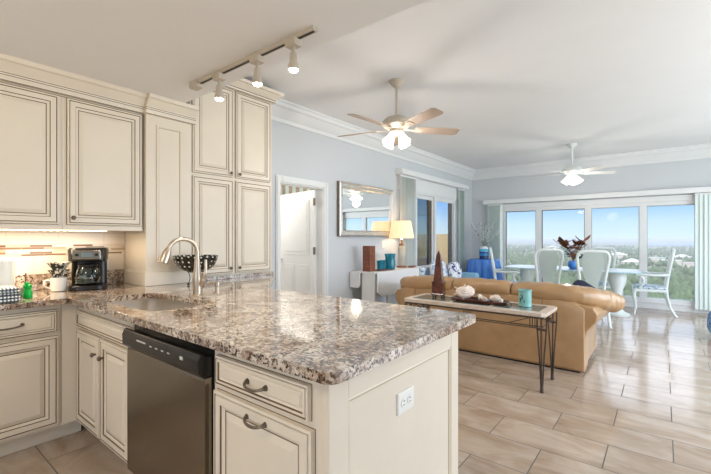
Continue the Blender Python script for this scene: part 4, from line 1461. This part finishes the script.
for y in (cy0 + .03, cy1 - .03):
    tube(b, [(cx0 + .05, y, CZ - .115), (cx1 - .05, y, CZ - .115)], .005, 6)
    tube(b, [(cx0 + .05, y, CZ - .13), (cx1 - .05, y, CZ - .13)], .004, 6)
    for xm in (cx0 + .10, (cx0 + cx1) / 2, cx1 - .10):
        for k in range(4):
            tube(b, [(xm - .03 + k * .02, y, CZ - .05), (xm - .03 + k * .02, y, CZ - .13)], .004, 6)
    for x in (cx0 + .14, cx1 - .14):
        s = 1 if x > -1.4 else -1
        tube(b, smoothpath([(x, y, CZ - .052), (x - s * .06, y, CZ - .075), (x - s * .16, y, CZ - .112)]), .004, 6)
for x in (cx0 + .035, cx1 - .035):
    tube(b, [(x, cy0 + .04, CZ - .12), (x, cy1 - .04, CZ - .12)], .005, 6)
obj('scroll_apron', b, M_iron, c)
for x in (cx0 + .04, cx1 - .04):
    for y in (cy0 + .045, cy1 - .045):
        b = nb(); s = 1 if x < -1.4 else -1
        for dx, dy in ((-.035, 0), (.035, 0), (0, -.025 if y < 3.7 else .025)):
            tube(b, smoothpath([(x + dx, y + dy, CZ - .05), (x + dx, y + dy, CZ - .14), (x + dx * .5, y + dy * .5, .28), (x + dx * .15, y + dy * .15, .03)]), .0065, 6)
        cyl(b, (x, y, 0), (x, y, .045), .016, .012, 10)
        box(b, x - .04, x + .04, y - .012, y + .012, CZ - .15, CZ - .135)
        obj('leg', b, M_iron, c)

# things on the console
c = thing('obelisk', 'dark red-brown obelisk on short feet at the left of the console', 'obelisk', (-1.83, 3.70, CZ + .0015), .2)
b = nb()
for dx in (-1, 1):
    for dy in (-1, 1):
        box(b, dx * .045 - .007, dx * .045 + .007, dy * .045 - .007, dy * .045 + .007, 0, .04)
obj('foot', b, M_rub, c, **L)
b = nb()
sq = lambda r, z: [(-r, -r, z), (r, -r, z), (r, r, z), (-r, r, z)]
loft(b, [sq(.062, .035), sq(.062, .045), sq(.057, .05), sq(.057, .16), sq(.061, .165), sq(.061, .172), sq(.046, .176)]); obj('plinth', b, M_obel, c, bevel=.002, **L)
b = nb(); loft(b, [sq(.046, .174), sq(.022, .44), sq(.002, .49)]); obj('shaft', b, M_obel, c, bevel=.002, **L)

c = thing('shell_tray', 'dark wooden oblong tray holding seashells on the console', 'tray', (-1.40, 3.70, CZ + .002))
b = nb()
pr = [(.60, .0), (.92, .006), (1.0, .028), (.97, .030), (.90, .014), (.6, .010), (.1, .010)]
loft(b, [[(x, y, z) for x, y in rrect(0, 0, .285 * s, .11 * s, 36, .6)] for s, z in pr])
obj('tray', b, M_traywood, c, smooth=40, **L)
def conch(name, label, loc, s, rz, m, g='seashells on the dark tray'):
    b = nb()
    # spiral of swelling whorls
    pts = []; rad = []
    for k in range(46):
        t = k / 45
        a = t * 2 * PI * 3.2
        R_ = .55 * t ** 1.3
        pts.append((R_ * math.cos(a), R_ * math.sin(a), -t * .9 + .9))
        rad.append(.03 + .42 * t ** 1.2)
    tube(b, pts, rad, 10)
    for k in range(6):
        a = 2 * PI * k / 6 + .4
        lathe(b, [(.12, 0), (.05, .16), (.01, .30)], (0, 0, 0), 6)
        vs = b.verts[-18:]
        bmesh.ops.rotate(b, verts=vs, cent=(0, 0, 0), matrix=Matrix.Rotation(PI / 2.3, 3, 'Y'))
        bmesh.ops.translate(b, verts=vs, vec=(.75, 0, .15))
        bmesh.ops.rotate(b, verts=vs, cent=(0, 0, 0), matrix=Matrix.Rotation(a, 3, 'Z'))
    rot(b, math.radians(62), 'X')
    bmesh.ops.scale(b, verts=b.verts[:], vec=(s, s, s))
    zmin = min(v_.co.z for v_ in b.verts)
    bmesh.ops.translate(b, verts=b.verts[:], vec=(0, 0, -zmin))
    o = obj(name, b, m, smooth=50, world=False)
    o.location = loc; o.rotation_euler = (0, 0, rz); o.scale = (1.3, .95, .92)
    return tag(o, label, 'seashell', g)
conch('conch_shell', 'large spiky pink and white conch shell at the left of the tray', (-1.56, 3.71, CZ + .016), .088, .5, M_shell)
conch('seashell', 'small pale shell right beside the big conch', (-1.41, 3.735, CZ + .013), .040, 1.5, M_shellw)
conch('seashell', 'pinkish shell in the middle front of the tray', (-1.34, 3.655, CZ + .013), .037, 2.9, M_shell)
conch('seashell', 'pointed pale shell second from the right end of the tray', (-1.26, 3.725, CZ + .014), .046, .2, M_shell)
conch('seashell', 'small white shell at the right end of the tray', (-1.185, 3.66, CZ + .014), .036, 2.0, M_shellw)
for k, (x, y, s, lb) in enumerate(((-1.37, 3.75, .05, 'blue-grey stone behind the middle shells'), (-1.30, 3.745, .045, 'blue-grey stone left of the pointed shell'))):
    b = nb(); cushion(b, (0, 0, s * .3), (s * 1.3, s, s * .6), .9, .003, k)
    o = obj('beach_stone', b, M_coral, smooth=True, world=False); o.location = (x, y, CZ + .013); tag(o, lb, 'stone', 'stones on the dark tray')

c = thing('candle_jar', 'teal mug-shaped jar with dark print at the right of the console', 'jar', (-.99, 3.74, CZ + .002))
b = nb(); lathe(b, [(.054, 0), (.058, .003), (.058, .014), (.055, .018), (.055, .135), (.059, .140), (.059, .150), (.051, .150), (.050, .07)], (0, 0, 0), 32); obj('jar', b, M_teal, c, smooth=30, **L)
b = nb()
for x, z, w_, h_ in ((-.022, .045, .012, .034), (-.006, .068, .010, .030), (.010, .038, .008, .024), (-.018, .10, .020, .008)):
    for sgn in (0,):
        a0 = math.radians(-100) + x * 22
        a1 = a0 + w_ * 22
        for q in range(3):
            aa, bb = a0 + (a1 - a0) * q / 3, a0 + (a1 - a0) * (q + 1) / 3
            r = .0556
            f = [b.verts.new((r * math.cos(t), r * math.sin(t), zz)) for t, zz in ((aa, z), (bb, z), (bb, z + h_), (aa, z + h_))]
            b.faces.new(f)
obj('print', b, M_tealp, c, **L)

# patterned loveseat by the balcony door
c = thing('loveseat', 'pale blue and white patterned loveseat in front of the balcony door', 'sofa', (-3.0, 6.3, 0))
b = nb(); box(b, -3.42, -2.60, 5.93, 6.90, .10, .42); obj('base', b, M_floral, c, bevel=.03, seg=3)
b = nb(); box(b, -3.44, -3.22, 5.93, 6.90, .38, .80); obj('back', b, M_floral, c, bevel=.06, seg=4)
for y0, y1 in ((5.86, 6.02), (6.78, 6.96)):
    b = nb(); box(b, -3.40, -2.62, y0, y1, .10, .66); obj('arm', b, M_bluearm, c, bevel=.05, seg=4)
for k in range(4):
    b = nb(); box(b, (-3.38, -2.68)[k % 2], (-3.33, -2.63)[k % 2], (5.95, 6.84)[k // 2], (6.0, 6.89)[k // 2], 0, .10); obj('leg', b, M_stickw, c)
for k, y in enumerate((6.21, 6.59)):
    b = nb(); cushion(b, (-2.95, y, .47), (.60, .37, .15), .3, .003, k); obj('seat_cushion', b, M_floral, c, smooth=True)
pil = [((-3.10, 6.16, .72), 80, M_floral, 'pale floral pillow at the near end of the loveseat'), ((-3.10, 6.42, .72), 85, M_floral, 'pale floral pillow in the middle of the loveseat'), ((-2.95, 6.62, .70), 70, M_navypat, 'white pillow with a navy emblem at the far end of the loveseat')]
for k, (p, a, m_, lb) in enumerate(pil):
    b = nb(); cushion(b, (0, 0, 0), (.12, .32, .32), .55, .004, k + 20); rot(b, math.radians(-14), 'Y'); rot(b, math.radians(a - 80), 'Z')
    o = obj('throw_pillow', b, m_, smooth=True, world=False); o.location = p; tag(o, lb, 'pillow', 'pillows on the loveseat')

# corner table with blue cloth
CT = (-3.03, 8.28)
c = thing('round_side_table', 'round corner table hidden under the blue cloth', 'table', (*CT, 0))
b = nb(); lathe(b, [(.30, .81), (.30, .835)], (0, 0, 0), 32); obj('top', b, M_white, c, **L)
b = nb(); lathe(b, [(.18, 0), (.16, .03), (.03, .05), (.03, .81)], (0, 0, 0), 20); obj('pedestal', b, M_white, c, smooth=30, **L)
b = nb()
rings = []
for i, (r, z, w_) in enumerate(((.02, .840, 0), (.28, .840, 0), (.308, .837, .0), (.318, .815, .012), (.335, .60, .03), (.36, .35, .045), (.385, .04, .055))):
    rings.append([((r + w_ * math.sin(15 * t + .5 * math.sin(3 * t))) * math.cos(t), (r + w_ * math.sin(15 * t + .5 * math.sin(3 * t))) * math.sin(t), z) for t in [2 * PI * k / 120 for k in range(120)]])
rs = loft(b, rings, cap=False); b.faces.new(rs[0])
o = obj('tablecloth', b, M_bluecloth, smooth='all', world=False); o.location = (*CT, 0)
tag(o, 'bright blue satin cloth draped to the floor over the corner table', 'tablecloth')
c = thing('flower_vase', 'white and blue banded vase with bare branches on the blue cloth', 'vase', (CT[0], CT[1], .8415))
b = nb(); lathe(b, [(.085, 0), (.095, .006), (.098, .20), (.085, .235), (.060, .255), (.060, .275), (.054, .275), (.054, .25), (.03, .2)], (0, 0, 0), 32); obj('vessel', b, M_vase, c, smooth=True, **L)
b = nb(); bl2 = nb()
rnd = random.Random(5)
for k in range(24):
    a = rnd.uniform(0, 2 * PI); l = rnd.uniform(.30, .60); sp_ = rnd.uniform(.08, .34)
    p = smoothpath([(0, 0, .22), (sp_ * .25 * math.cos(a), sp_ * .25 * math.sin(a), .22 + l * .4), (sp_ * .7 * math.cos(a + .2), sp_ * .7 * math.sin(a + .2), .22 + l * .75), (sp_ * math.cos(a), sp_ * math.sin(a), .22 + l)], 5)
    tube(b, p, .0035, 5)
    for j in range(5, len(p), 1):
        q = p[j] + Vector((rnd.uniform(-.03, .03), rnd.uniform(-.03, .03), rnd.uniform(-.02, .03)))
        tube(b, [p[j], q], .002, 4)
        lathe(bl2, [(.004, -.010), (.012, 0), (.004, .012)], q, 5)
obj('branch', b, M_stem, c, **L); obj('blossom', bl2, M_bloom, c, **L)

# ---- dining chairs
def chair(label, loc, rz, arms):
    """local: front = +Y, seat height .46, total 1.10"""
    c = thing('dining_chair', label, 'chair', loc, rz, 'white dining chairs around the glass table')
    b = nb()
    loft(b, [[(x * s, y * s, z) for x, y in ((-.22, -.21), (.22, -.21), (.27, .23), (.20, .26), (-.20, .26), (-.27, .23))] for s, z in ((1, .39), (1, .435))])
    obj('seat_frame', b, M_chairw, c, bevel=.008, **L)
    b = nb(); cushion(b, (0, .02, .455), (.48, .46, .07), .4, .002); obj('seat_cushion', b, M_seat, c, smooth=True, label='blue and white patterned seat', **L)
    for s in (-1, 1):
        b = nb(); tube(b, smoothpath([(s * .225, .215, .43), (s * .245, .235, .33), (s * .225, .215, .14), (s * .235, .235, .0)], 5), [.030] * 4 + [.027] * 4 + [.020] * 4 + [.016] * 3 + [.02], 8); obj('leg', b, M_chairw, c, smooth=True, **L)
        b = nb(); tube(b, smoothpath([(s * .20, -.20, .45), (s * .20, -.215, .30), (s * .205, -.26, .12), (s * .21, -.33, 0)], 5), .020, 8); obj('leg', b, M_chairw, c, smooth=True, **L)
    # hoop of the back
    b = nb()
    def by(z):   # rake of the back
        return -.20 - .10 * ((z - .43) / .67) ** 1.3
    hp = [(-.170, .43), (-.155, .58), (-.175, .78), (-.200, .95), (-.195, 1.04), (-.155, 1.09), (-.08, 1.10), (0, 1.10)]
    hp = hp + [(-x, z) for x, z in hp[-2::-1]]
    tube(b, smoothpath([(x, by(z), z) for x, z in hp], 5), .021, 8)
    obj('back_frame', b, M_chairw, c, smooth=True, **L)
    b = nb()
    sp_ = [(.070, .44), (.060, .52), (.080, .62), (.115, .76), (.138, .90), (.136, 1.0), (.115, 1.085)]
    rings = []
    for w_, z in sp_:
        y = by(z)
        rings.append([(-w_, y - .008, z), (0, y - .016, z), (w_, y - .008, z), (w_, y + .008, z), (0, y + .0, z), (-w_, y + .008, z)])
    loft(b, rings); obj('splat', b, M_sage, c, smooth=35, label='pale sage vase-shaped splat', **L)
    if arms:
        for s in (-1, 1):
            b = nb(); tube(b, smoothpath([(s * .205, by(.68), .68), (s * .26, -.05, .675), (s * .275, .12, .68), (s * .27, .20, .665)], 5), .020, 8)
            tube(b, smoothpath([(s * .268, .15, .67), (s * .262, .10, .58), (s * .252, .13, .50), (s * .245, .15, .43)], 5), .018, 8)
            obj('arm', b, M_chairw, c, smooth=True, **L)
    return c
ch = chair('white dining chair behind the sofa, left of the two with their backs to the room', (-1.56, 7.12, 0), math.radians(22), False)
dup(ch, (-.89, 6.84, 0), math.radians(18), 'white dining chair nearest the camera, right of the two with their backs to the room')
ac = chair('white armchair at the right end of the glass table, beside the right blinds', (-.17, 8.37, 0), math.radians(93), True)
dup(ac, (-2.29, 7.46, 0), math.radians(-72), 'white armchair at the left end of the glass table, beside the blue cloth')
dup(ch, (-.86, 8.50, 0), math.radians(190), 'white dining chair on the window side at the right half of the table')

# glass dining table
TC = (-1.33, 7.86)
c = thing('dining_table', 'rectangular glass dining table on white pedestals by the windows', 'table', (*TC, 0))
b = nb(); prism(b, rrect(0, 0, 1.08, .46, 48, .35), .738, .752); obj('glass_top', b, M_tabglass, c, smooth=30, **L)
b = nb()
rr1 = rrect(0, 0, 1.082, .462, 48, .35); rr2 = rrect(0, 0, 1.078, .458, 48, .35)
loft(b, [[(x, y, .738) for x, y in rr1], [(x, y, .752) for x, y in rr1]], cap=False)
obj('glass_edge', b, mat('aqua_glass_edge', (.42, .62, .70), .2), c, **L)
for s in (-1, 1):
    b = nb(); lathe(b, [(.18, 0), (.18, .03), (.11, .06), (.06, .12), (.055, .26), (.08, .42), (.125, .56), (.135, .66), (.10, .72), (.12, .737)], (s * .72, 0, 0), 28); obj('pedestal', b, M_chairw, c, smooth=40, **L)

c = thing('centrepiece', 'dark blue pot with brown leaves and flowers on the glass table', 'flowers', (-1.25, 7.78, .7525))
b = nb(); lathe(b, [(.05, 0), (.075, .02), (.09, .08), (.075, .13), (.06, .14)], (0, 0, 0), 24); obj('pot', b, M_bluecloth, c, smooth=True, **L)
rnd = random.Random(11)
b = nb(); b2 = nb(); b3 = nb()
def leaf(bm_, p, d, l, w_):
    d = Vector(d).normalized(); s = d.cross(Vector((0.3, .1, 1))).normalized(); u = s.cross(d)
    rings = []
    for t, ww in ((0, .15), (.25, .8), (.5, 1), (.75, .75), (1, .08)):
        q = Vector(p) + d * l * t + u * (.25 * l * t * t)
        rings.append([q - s * w_ * ww, q + u * .006, q + s * w_ * ww, q - u * .004])
    loft(bm_, rings)
for k in range(26):
    a = rnd.uniform(0, 2 * PI); h_ = rnd.uniform(.16, .34)
    p = Vector((rnd.uniform(-.08, .08), rnd.uniform(-.06, .06), h_))
    leaf(b3 if k % 2 else b2, p, (math.cos(a), math.sin(a), rnd.uniform(-.3, .7)), rnd.uniform(.10, .16), .04)
# big brown leaf mass leaning up and to the left
for k in range(34):
    t = k / 33
    p = Vector((-.17 + .32 * t, -.10 + .2 * t, .47 - .26 * math.sin(t * PI) * .5 + rnd.uniform(-.04, .04)))
    a = rnd.uniform(0, 2 * PI)
    leaf(b, p, (math.cos(a), math.sin(a), rnd.uniform(-.2, .6)), rnd.uniform(.13, .19), .06)
    if k % 3 == 0:
        tube(b, smoothpath([(0, 0, .1), (p.x * .3, p.y * .3, .28), p]), .004, 5)
obj('brown_leaf', b, M_leafd, c, smooth=True, **L); obj('pale_leaf', b2, M_bloom, c, smooth=True, **L); obj('dark_leaf', b3, M_navyl, c, smooth=True, **L)

# blue ottoman at the right edge
b = nb(); cushion(b, (0, 0, .19), (.62, .62, .38), .4, .008, 4)
o = obj('ottoman', b, M_bluepat, smooth=True, world=False); o.location = (.76, 6.78, 0)
tag(o, 'blue print fabric ottoman cut off by the right edge', 'ottoman')
